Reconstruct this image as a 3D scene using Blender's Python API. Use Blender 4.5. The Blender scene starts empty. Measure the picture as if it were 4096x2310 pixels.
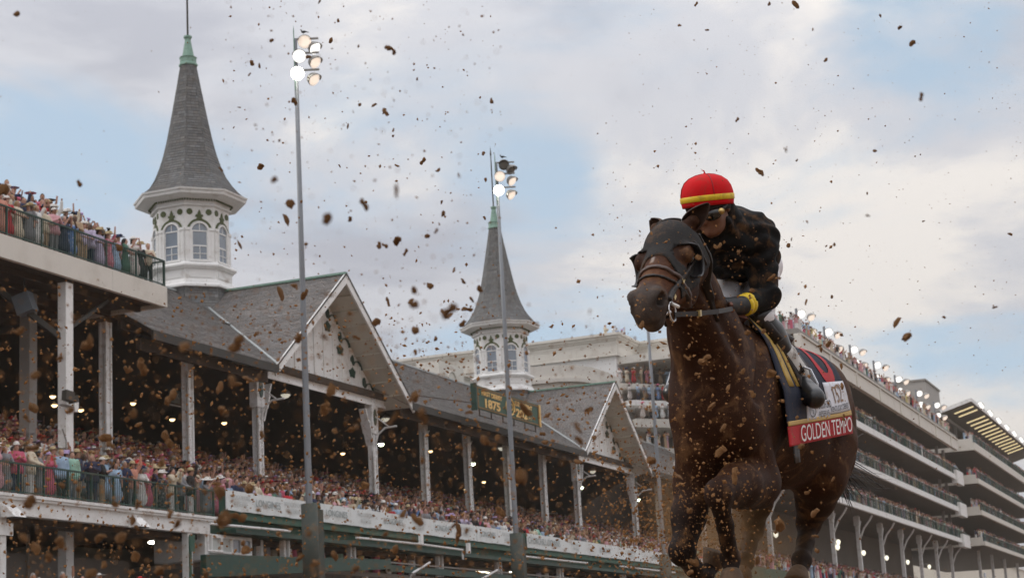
import bpy, bmesh, math, random
import numpy as np
from mathutils import Vector, Matrix
C = bpy.context.scene.collection
S = bpy.context.scene
rnd = random.Random(7)
nrs = np.random.RandomState(11)

# ------------------------------------------------------------------ camera
RGT = np.array([0, 0, 0.]); FOC = 7201.785; CC = (2048., 1155.); EYE = np.array([0, 0, .15])
def _axes(y, p, r):
    f = np.array([math.sin(y)*math.cos(p), math.cos(y)*math.cos(p), math.sin(p)])
    r0 = np.array([math.cos(y), -math.sin(y), 0]); u0 = np.cross(r0, f)
    return math.cos(r)*r0+math.sin(r)*u0, -math.sin(r)*r0+math.cos(r)*u0, f
RGT, UPW, FWD = _axes(math.radians(68.6423), math.radians(12.1987), math.radians(-3.16641))
cam = bpy.data.cameras.new('camera'); camo = bpy.data.objects.new('camera', cam); C.objects.link(camo)
camo.matrix_world = Matrix(((RGT[0], UPW[0], -FWD[0], EYE[0]), (RGT[1], UPW[1], -FWD[1], EYE[1]),
                            (RGT[2], UPW[2], -FWD[2], EYE[2]), (0, 0, 0, 1)))
cam.sensor_width = 36; cam.lens = FOC/4096*36; cam.clip_start = .05; cam.clip_end = 6000
cam.dof.use_dof = True; cam.dof.focus_distance = 7.9; cam.dof.aperture_fstop = 10.0; cam.dof.aperture_blades = 9
S.camera = camo
# site survey helpers: where a sight line from the rail camera meets a plane of the place
def ray(x, y): return FWD+RGT*(x-CC[0])/FOC-UPW*(y-CC[1])/FOC
def atY(x, y, Y):
    d = ray(x, y); return EYE+d*(Y/d[1])
def atX(x, y, X):
    d = ray(x, y); return EYE+d*(X/d[0])
def atD(x, y, D): return EYE+ray(x, y)*D

# ------------------------------------------------------------------ sky and sun
SUN_EL, SUN_AZ = math.radians(24), math.radians(118)      # low sun behind broken cloud, beyond the stands on the left
w = bpy.data.worlds.new('World'); S.world = w; w.use_nodes = True
nt = w.node_tree; nt.nodes.clear()
def N(tree, t, **k):
    n = tree.nodes.new(t)
    for a, v in k.items(): setattr(n, a, v)
    return n
def L(tree, a, b): tree.links.new(a, b)
def mathn(tree, op, a, b=None, c=None, clamp=False):
    n = N(tree, 'ShaderNodeMath', operation=op, use_clamp=clamp)
    for i, v in enumerate((a, b, c)):
        if v is None: continue
        if hasattr(v, 'links'): L(tree, v, n.inputs[i])
        else: n.inputs[i].default_value = v
    return n.outputs[0]
def mixc(tree, f, a, b):
    n = N(tree, 'ShaderNodeMix', data_type='RGBA')
    for i, v in ((0, f), (6, a), (7, b)):
        if hasattr(v, 'links'): L(tree, v, n.inputs[i])
        else: n.inputs[i].default_value = v if i == 0 else (*v, 1)
    return n.outputs[2]
def ramp(tree, f, pts, interp='LINEAR'):
    n = N(tree, 'ShaderNodeValToRGB'); cr = n.color_ramp; cr.interpolation = interp
    while len(cr.elements) < len(pts): cr.elements.new(.5)
    for e, (p, c) in zip(cr.elements, pts):
        e.position = p; e.color = (c, c, c, 1) if not hasattr(c, '__len__') else (*c, 1)
    L(tree, f, n.inputs[0]); return n.outputs[0]
sky = N(nt, 'ShaderNodeTexSky', sky_type='NISHITA', sun_disc=False, sun_elevation=SUN_EL, sun_rotation=SUN_AZ)
sky.altitude = 150; sky.air_density = 1.0; sky.dust_density = 2.0; sky.ozone_density = 1.5
tc = N(nt, 'ShaderNodeTexCoord')
sep = N(nt, 'ShaderNodeSeparateXYZ'); L(nt, tc.outputs['Generated'], sep.inputs[0])
# cloud deck: view direction carried to a flat layer overhead, so clouds flatten towards the horizon
zz = mathn(nt, 'ADD', mathn(nt, 'MAXIMUM', sep.outputs[2], 0.0), .22)
cx = mathn(nt, 'DIVIDE', sep.outputs[0], zz); cy = mathn(nt, 'DIVIDE', sep.outputs[1], zz)
comb = N(nt, 'ShaderNodeCombineXYZ'); L(nt, cx, comb.inputs[0]); L(nt, cy, comb.inputs[1]); L(nt, mathn(nt, 'MULTIPLY', sep.outputs[2], 3.0), comb.inputs[2])
mp = N(nt, 'ShaderNodeMapping'); L(nt, comb.outputs[0], mp.inputs[0])
CLOUD_OFF = (3.1, 1.7, 0.4); mp.inputs['Location'].default_value = CLOUD_OFF
def noise(tree, vec, scale, detail=6, rough=.55, dist=0., out=0):
    n = N(tree, 'ShaderNodeTexNoise'); n.inputs['Scale'].default_value = scale; n.inputs['Detail'].default_value = detail
    n.inputs['Roughness'].default_value = rough; n.inputs['Distortion'].default_value = dist
    if vec is not None: L(tree, vec, n.inputs['Vector'])
    return n.outputs[out]
n1 = noise(nt, mp.outputs[0], 1.9, 9, .56, .35)
n2 = noise(nt, mp.outputs[0], 1.7, 8, .55, .3)
n3 = noise(nt, mp.outputs[0], .55, 4, .5, .2)
# broken openings in the overcast, as they lay over the stands that evening
def opening(px, py, rad):
    v = ray(px, py); v = v/np.linalg.norm(v); d = N(nt, 'ShaderNodeVectorMath', operation='DOT_PRODUCT'); L(nt, tc.outputs['Generated'], d.inputs[0]); d.inputs[1].default_value = tuple(v)
    k = 1/(1-math.cos(rad/FOC)); return mathn(nt, 'POWER', 2.718, mathn(nt, 'MULTIPLY', mathn(nt, 'SUBTRACT', 1.0, d.outputs['Value']), -k))
gap = None
for px, py, rad in ((80, 680, 330), (420, 720, 260), (1010, 720, 300), (1420, 690, 260), (1900, 660, 300), (2240, 690, 180), (3560, 60, 260), (3900, 190, 260), (3800, 1480, 260), (4100, 1420, 280)):
    o = opening(px, py, rad); gap = o if gap is None else mathn(nt, 'ADD', gap, o)
nsum = mathn(nt, 'ADD', mathn(nt, 'MULTIPLY', n1, .75), mathn(nt, 'MULTIPLY', n3, .25))
cover = ramp(nt, mathn(nt, 'SUBTRACT', mathn(nt, 'ADD', nsum, .115), mathn(nt, 'MULTIPLY', mathn(nt, 'MINIMUM', gap, 1.0), .135)), [(.40, 0.), (.55, 1.)], 'EASE')
shade = ramp(nt, n2, [(.37, (.48, .495, .555)), (.49, (.62, .63, .675)), (.60, (.86, .82, .785))], 'EASE')
lift = mathn(nt, 'ADD', mathn(nt, 'MULTIPLY', mathn(nt, 'POWER', mathn(nt, 'MAXIMUM', sep.outputs[2], 0.0), 2.0), 2.1), .90)   # overcast sky brightens to the zenith
vm = N(nt, 'ShaderNodeVectorMath', operation='SCALE'); L(nt, shade, vm.inputs[0]); L(nt, lift, vm.inputs['Scale'])
SKYK = .10
bgs = N(nt, 'ShaderNodeVectorMath', operation='SCALE'); L(nt, sky.outputs[0], bgs.inputs[0]); bgs.inputs['Scale'].default_value = 1.0
cl = N(nt, 'ShaderNodeVectorMath', operation='SCALE'); L(nt, vm.outputs[0], cl.inputs[0]); cl.inputs['Scale'].default_value = 1/SKYK
# thin veil everywhere, thick cloud where the noise says so
blue = mixc(nt, .70, bgs.outputs[0], (.60/SKYK, .755/SKYK, .91/SKYK))
col = mixc(nt, cover, blue, cl.outputs[0])
bg = N(nt, 'ShaderNodeBackground'); L(nt, col, bg.inputs[0]); bg.inputs[1].default_value = SKYK
wo = N(nt, 'ShaderNodeOutputWorld'); L(nt, bg.outputs[0], wo.inputs[0])
sl = bpy.data.lights.new('sun', 'SUN'); so = bpy.data.objects.new('sun', sl); C.objects.link(so)
sl.energy = .9; sl.angle = math.radians(14); sl.color = (1, .93, .84)
sdir = Vector((-.22, .86, .52)).normalized()   # towards the sun
so.rotation_euler = sdir.to_track_quat('Z', 'Y').to_euler(); so.location = (0, 0, 60)
sky.sun_rotation = math.atan2(sdir.x, sdir.y); sky.sun_elevation = math.asin(sdir.z)
S.view_settings.view_transform = 'Standard'; S.view_settings.look = 'None'; S.view_settings.gamma = 1
S.view_settings.exposure = 0.0; S.view_settings.use_curve_mapping = False
S.cycles.max_bounces = 6; S.cycles.diffuse_bounces = 3; S.cycles.glossy_bounces = 2; S.cycles.transmission_bounces = 3
S.cycles.use_denoising = True

# ------------------------------------------------------------------ materials
MATS = {}
def mat(name, col, rough=.7, var=.12, scale=8., bump=0., bscale=40., metal=0., emit=0., spec=.4, stain=None, stain_amt=.5, stain_scale=3., obj=True, attr=None, trans=0., sheen=0.):
    if name in MATS: return MATS[name]
    m = bpy.data.materials.new(name); m.use_nodes = True; t = m.node_tree
    b = t.nodes['Principled BSDF']; b.inputs['Roughness'].default_value = rough; b.inputs['Metallic'].default_value = metal
    b.inputs['Specular IOR Level'].default_value = spec
    co = N(t, 'ShaderNodeTexCoord').outputs['Object']
    base = None
    if attr:
        a = N(t, 'ShaderNodeAttribute'); a.attribute_name = attr; base = a.outputs['Color']
    nz = noise(t, co, scale, 5, .6)
    lo = tuple(c*(1-var) for c in col); hi = tuple(min(1, c*(1+var)) for c in col)
    if base is None: c = mixc(t, nz, lo, hi)
    else:
        mm = N(t, 'ShaderNodeVectorMath', operation='SCALE'); L(t, base, mm.inputs[0])
        L(t, mathn(t, 'ADD', mathn(t, 'MULTIPLY', nz, 2*var), 1-var), mm.inputs['Scale']); c = mm.outputs[0]
    if stain:
        s = ramp(t, noise(t, co, stain_scale, 6, .65, .4), [(.52, 0.), (.68, 1.)])
        c = mixc(t, mathn(t, 'MULTIPLY', s, stain_amt), c, stain)
    L(t, c, b.inputs['Base Color'])
    if bump:
        bp = N(t, 'ShaderNodeBump'); bp.inputs['Strength'].default_value = bump; bp.inputs['Distance'].default_value = .01
        L(t, noise(t, co, bscale, 4, .6), bp.inputs['Height']); L(t, bp.outputs[0], b.inputs['Normal'])
    if emit:
        L(t, c, b.inputs['Emission Color']); b.inputs['Emission Strength'].default_value = emit
    if trans: b.inputs['Transmission Weight'].default_value = trans
    if sheen: b.inputs['Sheen Weight'].default_value = sheen
    MATS[name] = m; return m

# ------------------------------------------------------------------ objects
def tag(o, label=None, cat=None, group=None, kind=None):
    if label: o['label'] = label
    if cat: o['category'] = cat
    if group: o['group'] = group
    if kind: o['kind'] = kind
    return o
def thing(name, label, cat, loc=(0, 0, 0), group=None):
    o = bpy.data.objects.new(name, None); o.location = loc; C.objects.link(o); o.empty_display_size = .2
    return tag(o, label, cat, group)
def mesh_obj(name, V, Fc, m=None, parent=None, smooth=False, local=False):
    me = bpy.data.meshes.new(name)
    V = np.asarray(V, dtype=np.float64)
    if parent is not None and not local:
        p = parent; off = np.zeros(3)
        while p is not None: off = off+np.array(p.location); p = p.parent
        V = V-off
    me.from_pydata(V.tolist() if hasattr(V, 'tolist') else V, [], Fc if not hasattr(Fc, 'tolist') else Fc.tolist())
    if m is not None:
        for x in (m if isinstance(m, (list, tuple)) else [m]): me.materials.append(x)
    if smooth: me.polygons.foreach_set('use_smooth', [True]*len(me.polygons))
    me.update()
    o = bpy.data.objects.new(name, me); C.objects.link(o)
    if parent is not None: o.parent = parent
    return o
class MB:
    """collects boxes, tubes, prisms in world coordinates and links them as one mesh"""
    def __init__(s): s.V = []; s.F = []
    def add(s, V, Fc):
        n = len(s.V); s.V += [tuple(map(float, v)) for v in V]; s.F += [tuple(i+n for i in f) for f in Fc]; return s
    def hexa(s, P):   # 8 corners: bottom 0-3, top 4-7
        return s.add(P, [(3, 2, 1, 0), (4, 5, 6, 7), (0, 1, 5, 4), (1, 2, 6, 5), (2, 3, 7, 6), (3, 0, 4, 7)])
    def box(s, x0, x1, y0, y1, z0, z1):
        return s.hexa([(x0, y0, z0), (x1, y0, z0), (x1, y1, z0), (x0, y1, z0), (x0, y0, z1), (x1, y0, z1), (x1, y1, z1), (x0, y1, z1)])
    def obox(s, c, ax, ay, az, hx, hy, hz):
        c, ax, ay, az = map(np.asarray, (c, ax, ay, az)); P = []
        for k in (-1, 1):
            for i, j in ((-1, -1), (1, -1), (1, 1), (-1, 1)): P.append(c+ax*hx*i+ay*hy*j+az*hz*k)
        return s.hexa(P)
    def beam(s, a, b, w, h, up=(0, 0, 1)):
        a, b = np.asarray(a, float), np.asarray(b, float); d = b-a; l = np.linalg.norm(d); d = d/l
        up = np.asarray(up, float)
        if abs(d@up) > .98: up = np.array([1., 0, 0])
        x = np.cross(d, up); x /= np.linalg.norm(x); z = np.cross(x, d)
        return s.obox((a+b)/2, d, x, z, l/2, w/2, h/2)
    def tube(s, pts, r, n=8, cap=True):
        pts = [np.asarray(p, float) for p in pts]; rs = r if hasattr(r, '__len__') else [r]*len(pts)
        base = len(s.V); prev = None
        for i, p in enumerate(pts):
            t = pts[min(i+1, len(pts)-1)]-pts[max(i-1, 0)]; t = t/np.linalg.norm(t)
            if prev is None:
                u = np.array([0, 0, 1.]) if abs(t[2]) < .9 else np.array([1., 0, 0])
                u = np.cross(t, u)
            else: u = prev-t*(prev@t)
            u = u/np.linalg.norm(u); prev = u; v = np.cross(t, u)
            for k in range(n):
                a = 2*math.pi*k/n; s.V.append(tuple(p+rs[i]*(math.cos(a)*u+math.sin(a)*v)))
        for i in range(len(pts)-1):
            for k in range(n):
                a = base+i*n+k; b2 = base+i*n+(k+1) % n
                s.F.append((a, b2, b2+n, a+n))
        if cap:
            s.F.append(tuple(base+k for k in range(n))[::-1]); e = base+(len(pts)-1)*n; s.F.append(tuple(e+k for k in range(n)))
        return s
    def prism(s, poly, d):  # poly: list of 3d points, extruded by vector d
        poly = [np.asarray(p, float) for p in poly]; d = np.asarray(d, float); n = len(poly); b = len(s.V)
        s.V += [tuple(p) for p in poly]+[tuple(p+d) for p in poly]
        s.F.append(tuple(b+i for i in range(n))[::-1]); s.F.append(tuple(b+n+i for i in range(n)))
        for i in range(n):
            j = (i+1) % n; s.F.append((b+i, b+j, b+n+j, b+n+i))
        return s
    def ring(s, c, prof, n, a0=0.):  # lathe about z: prof list of (r,z)
        b = len(s.V)
        for r, z in prof:
            for k in range(n):
                a = a0+2*math.pi*k/n; s.V.append((c[0]+r*math.cos(a), c[1]+r*math.sin(a), c[2]+z))
        for i in range(len(prof)-1):
            for k in range(n):
                p = b+i*n+k; q = b+i*n+(k+1) % n; s.F.append((p, q, q+n, p+n))
        s.F.append(tuple(b+k for k in range(n))[::-1]); e = b+(len(prof)-1)*n; s.F.append(tuple(e+k for k in range(n)))
        return s
    def build(s, name, m, parent=None, smooth=False, local=False):
        return mesh_obj(name, s.V, s.F, m, parent, smooth, local)
def text_obj(name, body, size, m, M, parent=None, depth=.004, weight=0., align='CENTER'):
    cu = bpy.data.curves.new(name, 'FONT'); cu.body = body; cu.size = size; cu.extrude = depth; cu.offset = weight; cu.align_x = align; cu.align_y = 'CENTER'
    tmp = bpy.data.objects.new(name+'_tmp', cu); C.objects.link(tmp)
    bpy.context.view_layer.update()
    me = bpy.data.meshes.new_from_object(tmp.evaluated_get(bpy.context.evaluated_depsgraph_get()))
    bpy.data.objects.remove(tmp); bpy.data.curves.remove(cu)
    me.name = name; me.transform(M); me.materials.clear(); me.materials.append(m)
    o = bpy.data.objects.new(name, me); C.objects.link(o)
    if parent is not None:
        p = parent; off = Vector((0, 0, 0))
        while p is not None: off = off+p.location; p = p.parent
        me.transform(Matrix.Translation(-off)); o.parent = parent
    return o

# ------------------------------------------------------------------ implicit surfaces (for bodies): smooth unions meshed by surface nets
class SDF:
    def __init__(s, lo, hi, h):
        s.lo = np.asarray(lo, float); s.h = h; s.n = np.ceil((np.asarray(hi)-s.lo)/h).astype(int)+1
        s.g = np.full(s.n, .25, np.float32)
    def sub(s, lo, hi):
        i0 = np.clip(np.floor((lo-s.lo)/s.h).astype(int), 0, s.n); i1 = np.clip(np.ceil((hi-s.lo)/s.h).astype(int)+1, 0, s.n)
        if (i1 <= i0).any(): return None, None
        ax = [s.lo[a]+s.h*np.arange(i0[a], i1[a]) for a in range(3)]
        return tuple(slice(i0[a], i1[a]) for a in range(3)), np.meshgrid(*ax, indexing='ij', sparse=True)
    def blend(s, sl, d, k, op='u'):
        a = s.g[sl]; d = d.astype(np.float32)
        if op == 'u':
            h = np.maximum(k-np.abs(a-d), 0)/k; s.g[sl] = np.minimum(a, d)-h*h*k*.25
        else:
            d = -d; h = np.maximum(k-np.abs(a-d), 0)/k; s.g[sl] = np.maximum(a, d)+h*h*k*.25
    def cone(s, a, b, ra, rb, k=.03, op='u', sq=None):
        a, b = np.asarray(a, float), np.asarray(b, float); R = max(ra, rb)*(max(1, 1/min(sq[1], 1)) if sq else 1)+k+.04
        sl, P = s.sub(np.minimum(a, b)-R, np.maximum(a, b)+R)
        if sl is None: return s
        d = b-a; L2 = d@d+1e-12
        x, y, z = P[0]-a[0], P[1]-a[1], P[2]-a[2]
        t = np.clip((x*d[0]+y*d[1]+z*d[2])/L2, 0, 1)
        qx, qy, qz = x-t*d[0], y-t*d[1], z-t*d[2]
        if sq is not None:   # squash the section along a direction: sq=(direction, factor<1 thinner)
            u = np.asarray(sq[0], float); u = u/np.linalg.norm(u); c = qx*u[0]+qy*u[1]+qz*u[2]; f = 1/sq[1]-1
            qx, qy, qz = qx+c*f*u[0], qy+c*f*u[1], qz+c*f*u[2]
        s.blend(sl, np.sqrt(qx*qx+qy*qy+qz*qz)-(ra+(rb-ra)*t), k, op); return s
    def ell(s, c, r, k=.03, M=None, op='u'):
        c, r = np.asarray(c, float), np.asarray(r, float); R = r.max()+k+.04
        sl, P = s.sub(c-R, c+R)
        if sl is None: return s
        x, y, z = P[0]-c[0], P[1]-c[1], P[2]-c[2]
        if M is not None:   # rows of M are the ellipsoid's axes
            M = np.asarray(M, float); x, y, z = (M[i][0]*x+M[i][1]*y+M[i][2]*z for i in range(3))
        k0 = np.sqrt((x/r[0])**2+(y/r[1])**2+(z/r[2])**2); k1 = np.sqrt((x/r[0]**2)**2+(y/r[1]**2)**2+(z/r[2]**2)**2)+1e-9
        s.blend(sl, k0*(k0-1)/k1, k, op); return s
    def chain(s, pts, rs, k=.03, sq=None):
        for i in range(len(pts)-1): s.cone(pts[i], pts[i+1], rs[i], rs[i+1], k, sq=sq)
        return s
    def coords(s): return np.meshgrid(*[s.lo[a]+s.h*np.arange(s.n[a]) for a in range(3)], indexing='ij', sparse=True)
    def mesh(s, g=None):
        g = s.g if g is None else g
        ins = g < 0; c = np.zeros(np.array(g.shape)-1, np.int8)
        for i in (0, 1):
            for j in (0, 1):
                for k in (0, 1): c += ins[i:i+c.shape[0], j:j+c.shape[1], k:k+c.shape[2]]
        act = (c > 0) & (c < 8); idx = np.full(c.shape, -1, np.int64); cells = np.argwhere(act); idx[act] = np.arange(len(cells))
        acc = np.zeros((len(cells), 3)); cnt = np.zeros(len(cells))
        co = [np.array([i, j, k]) for i in (0, 1) for j in (0, 1) for k in (0, 1)]
        val = {tuple(o): g[cells[:, 0]+o[0], cells[:, 1]+o[1], cells[:, 2]+o[2]].astype(float) for o in co}
        for o in co:
            for a in range(3):
                if o[a] == 0:
                    p = o.copy(); p[a] = 1; va, vb = val[tuple(o)], val[tuple(p)]; m = (va < 0) != (vb < 0)
                    t = np.where(m, va/np.where(m, va-vb, 1), 0)
                    e = np.repeat(o[None].astype(float), len(cells), 0); e[:, a] = t
                    acc += e*m[:, None]; cnt += m
        V = s.lo+s.h*(cells+acc/np.maximum(cnt, 1)[:, None])
        Fs = []
        for a in range(3):
            b, d = (a+1) % 3, (a+2) % 3
            n = g.shape
            sl0 = [slice(1, n[q]-1) for q in range(3)]; sl1 = list(sl0); sl0[a] = slice(0, n[a]-1); sl1[a] = slice(1, n[a])
            A, B = ins[tuple(sl0)], ins[tuple(sl1)]; e = np.argwhere(A != B)
            if not len(e): continue
            flip = A[tuple(e.T)]
            off = np.array([1, 1, 1]); off[a] = 0; e = e+off
            def q(i, j):
                f = e.copy(); f[:, b] -= i; f[:, d] -= j; return idx[tuple(f.T)]
            quad = np.stack([q(1, 1), q(0, 1), q(0, 0), q(1, 0)], 1)
            quad[~flip] = quad[~flip][:, ::-1]; Fs.append(quad)
        return V, np.concatenate(Fs) if Fs else np.zeros((0, 4), int)
def sdf_obj(name, V, Fc, m, parent=None, cols=None, local=False):
    o = mesh_obj(name, V, Fc, m, parent, True, local)
    if cols is not None:
        a = o.data.attributes.new('tone', 'FLOAT_COLOR', 'POINT'); c = np.ones((len(cols), 4), np.float32); c[:, :3] = cols
        a.data.foreach_set('color', c.ravel())
    return o
def smooth_mesh(V, Fc, it=2, lam=.5):
    E = np.concatenate([Fc[:, [0, 1]], Fc[:, [1, 2]], Fc[:, [2, 3]], Fc[:, [3, 0]]])
    for _ in range(it):
        acc = np.zeros_like(V); cnt = np.zeros(len(V))
        for a in range(3):
            acc[:, a] = np.bincount(E[:, 0], V[E[:, 1], a], len(V))+np.bincount(E[:, 1], V[E[:, 0], a], len(V))
        cnt = np.bincount(E[:, 0], minlength=len(V))+np.bincount(E[:, 1], minlength=len(V))
        V = V+lam*(acc/np.maximum(cnt, 1)[:, None]-V)
    return V
# ------------------------------------------------------------------ ground
dirt = mat('track_dirt', (.16, .095, .052), rough=.95, var=.35, scale=1.2, bump=.8, bscale=6)
g = MB(); g.add([(-400, -500, 0), (900, -500, 0), (900, 33.5, 0), (-400, 33.5, 0)], [(0, 1, 2, 3)])
tag(g.build('dirt_track', dirt), kind='structure')
apron = mat('apron_paving', (.22, .21, .20), rough=.9, var=.15, scale=.6)
g = MB(); g.add([(-400, 33.5, .004), (1500, 33.5, .004), (1500, 900, .004), (-400, 900, .004)], [(0, 1, 2, 3)])
tag(g.build('ground', apron), kind='structure')

# ------------------------------------------------------------------ paints
white = mat('white_paint', (.80, .795, .78), rough=.55, var=.06, scale=3, stain=(.42, .37, .31), stain_amt=.45, stain_scale=1.6)
whtcol = mat('white_iron', (.72, .72, .715), rough=.55, var=.10, scale=5, stain=(.30, .24, .18), stain_amt=.65, stain_scale=3.2)
cream = mat('cream_stucco', (.68, .645, .585), rough=.85, var=.05, scale=2, stain=(.42, .37, .31), stain_amt=.35, stain_scale=.5)
creamd = mat('cream_soffit', (.62, .60, .53), rough=.75, var=.06, scale=3)
green = mat('dark_green_paint', (.018, .055, .040), rough=.45, var=.2, scale=4)
olive = mat('olive_trim', (.075, .095, .030), rough=.6, var=.2, scale=10)
bgreen = mat('board_green', (.045, .105, .075), rough=.7, var=.2, scale=1.2, stain=(.11, .085, .05), stain_amt=.6, stain_scale=1.4)
copper = mat('copper_patina', (.22, .36, .29), rough=.6, var=.25, scale=6, stain=(.10, .16, .13), stain_amt=.6, stain_scale=5)
zinc = mat('zinc_flashing', (.42, .45, .45), rough=.5, var=.2, scale=6)
slate = mat('grey_shingle', (.12, .12, .125), rough=.85, var=.14, scale=1.4, attr='tone', stain=(.11, .085, .065), stain_amt=.35, stain_scale=.6)
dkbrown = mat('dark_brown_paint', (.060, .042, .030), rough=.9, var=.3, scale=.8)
dkgrey = mat('dark_eave', (.055, .052, .047), rough=.8, var=.2, scale=2)
greyc = mat('grey_concrete', (.26, .245, .225), rough=.9, var=.12, scale=1.2)
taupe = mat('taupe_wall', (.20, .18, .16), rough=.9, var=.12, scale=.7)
polem = mat('galvanised_pole', (.21, .225, .245), rough=.5, var=.12, scale=3, metal=.2)
glass = mat('window_glass', (.20, .24, .29), rough=.06, var=.25, scale=1.2, spec=.9)
blackm = mat('black_steel', (.02, .02, .02), rough=.5, var=.2)

def shingle_mesh(name, strips, parent, col=(.165, .165, .17), seed=1, wid=.26):
    """strips: (left point, right point, unit up-slope, unit normal, exposure) per course"""
    q = np.random.RandomState(seed); V = []; Fx = []; T = []
    for A, B, up, nrm, ex in strips:
        A, B = np.asarray(A), np.asarray(B); ln = np.linalg.norm(B-A)
        if ln < .05: continue
        d = (B-A)/ln; x = -q.rand()*wid; rowt = 1+.06*q.randn()
        while x < ln:
            w_ = wid*(.75+.5*q.rand()); a, b = max(0, x+.006), min(ln, x+w_-.006); x += w_
            if b-a < .03: continue
            t = (.018+.010*q.rand()); lo = -ex*.10*q.rand(); n = len(V)
            p0, p1 = A+d*a+up*lo, A+d*b+up*lo
            V += [p0, p1, p0+nrm*t, p1+nrm*t, A+d*b+up*ex*1.06+nrm*.002, A+d*a+up*ex*1.06+nrm*.002]
            Fx += [(n, n+1, n+3, n+2), (n+2, n+3, n+4, n+5)]
            c = max(.5, 1+.10*q.randn())*rowt; k = (1+.02*q.randn()); T += [(c*col[0]*k, c*col[1], c*col[2]/k)]*2
    o = mesh_obj(name, np.array(V), Fx, slate, parent)
    a = o.data.attributes.new('tone', 'FLOAT_COLOR', 'FACE'); arr = np.ones((len(T), 4), np.float32); arr[:, :3] = T; a.data.foreach_set('color', arr.ravel())
    o['kind'] = 'stuff'; return o

# ------------------------------------------------------------------ old wooden grandstand
YE, ZE = 39.0, 14.5                  # eave
YR, ZR = 47.5, 19.9                  # ridge
GX = (77.4, 118.5); GW, GZ0, GZ1 = 7.25, 14.36, 20.0
X0, X1 = 20.0, 158.0
stand = thing('grandstand', 'old white-columned grandstand with grey shingle roof, two gables and a packed open deck', 'grandstand', (90, 44, 0))
def deckz(Y): return 6.75+.335*(Y-36.6)
# deck in steps
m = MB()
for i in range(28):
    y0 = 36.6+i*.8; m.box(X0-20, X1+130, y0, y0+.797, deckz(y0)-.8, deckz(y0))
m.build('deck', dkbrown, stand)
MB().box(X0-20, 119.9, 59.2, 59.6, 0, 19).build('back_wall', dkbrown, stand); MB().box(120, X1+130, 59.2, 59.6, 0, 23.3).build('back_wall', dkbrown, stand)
MB().box(X0-20, X1+2, 36.3, 36.6, 6.2, 6.75).build('deck_edge', green, stand)
MB().box(X0-20, X1+130, 36.8, 59, 4.2, 4.5).build('lower_ceiling', dkbrown, stand) if False else None
MB().box(X0-20, X1+130, 44.0, 44.3, .1, 6.4).build('lower_wall', greyc, stand)
# roof
sl = math.hypot(YR-YE, ZR-ZE); upv = np.array([0, (YR-YE)/sl, (ZR-ZE)/sl]); nv = np.array([0, -upv[2], upv[1]])
def roofpt(px, py):
    d = ray(px, py); k = (ZR-ZE)/(YR-YE); t = (ZE-k*YE-EYE[2])/(d[2]-k*d[1]); return EYE+d*t
RL0 = roofpt(427, 1218)[0]; RL1 = roofpt(568, 1295)[0]
def valley_x(Y, g, q):   # where a gable's slope meets the main roof at depth Y
    z = ZE+(Y-YE)*(ZR-ZE)/(YR-YE); return GX[g]+q*GW*(GZ1-z)/(GZ1-GZ0)
strips = []; ex = .17; n = int(sl/ex)
for i in range(n):
    Y = YE+upv[1]*ex*i; z = ZE+upv[2]*ex*i; k = min(1, i/(n*.35)); xl = RL1+(RL0-RL1)*k
    for a, b in ((xl, valley_x(Y, 0, -1)), (valley_x(Y, 0, 1), valley_x(Y, 1, -1)), (valley_x(Y, 1, 1), X1)):
        if b > a: strips.append(((a, Y, z), (b, Y, z), upv, nv, ex))
shingle_mesh('main_roof_shingles', strips, stand, (.185, .172, .162), 3)
dk = .06
for a, b, g0, g1 in ((RL1, None, None, 0), (None, None, 0, 1), (None, X1, 1, None)):
    f = lambda Y, g, q, dflt: dflt if g is None else valley_x(Y, g, q)
    xa0 = f(YE, g0, 1, RL1); xb0 = f(YE, g1, -1, X1); xa1 = f(YR, g0, 1, RL0); xb1 = f(YR, g1, -1, X1)
    top = [(xa0, YE, ZE-.015), (xb0, YE, ZE-.015), (xb1, YR, ZR-.015), (xa1, YR, ZR-.015)]
    MB().hexa([(p[0], p[1], p[2]-.22) for p in top]+top).build('roof_deck', dkbrown, stand)
    MB().box(xa0+.02, xb0-.02, YE-.10, YE-.004, ZE-.40, ZE-.03).build('gutter', dkgrey, stand)
    MB().box(xa0+.02, xb0-.02, YE+.5, YE+.7, ZE-.75, ZE-.26).build('eave_beam', dkbrown, stand)
MB().beam((RL0, YR, ZR+.03), (X1, YR, ZR+.03), .24, .10).build('ridge_cap', zinc, stand)
MB().hexa([(RL0, YR+.05, ZR-.3), (X1, YR+.05, ZR-.3), (X1, 59.6, 13.6), (RL0, 59.6, 13.6), (RL0, YR+.05, ZR), (X1, YR+.05, ZR), (X1, 59.6, 13.9), (RL0, 59.6, 13.9)]).build('rear_roof', dkgrey, stand)
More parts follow.
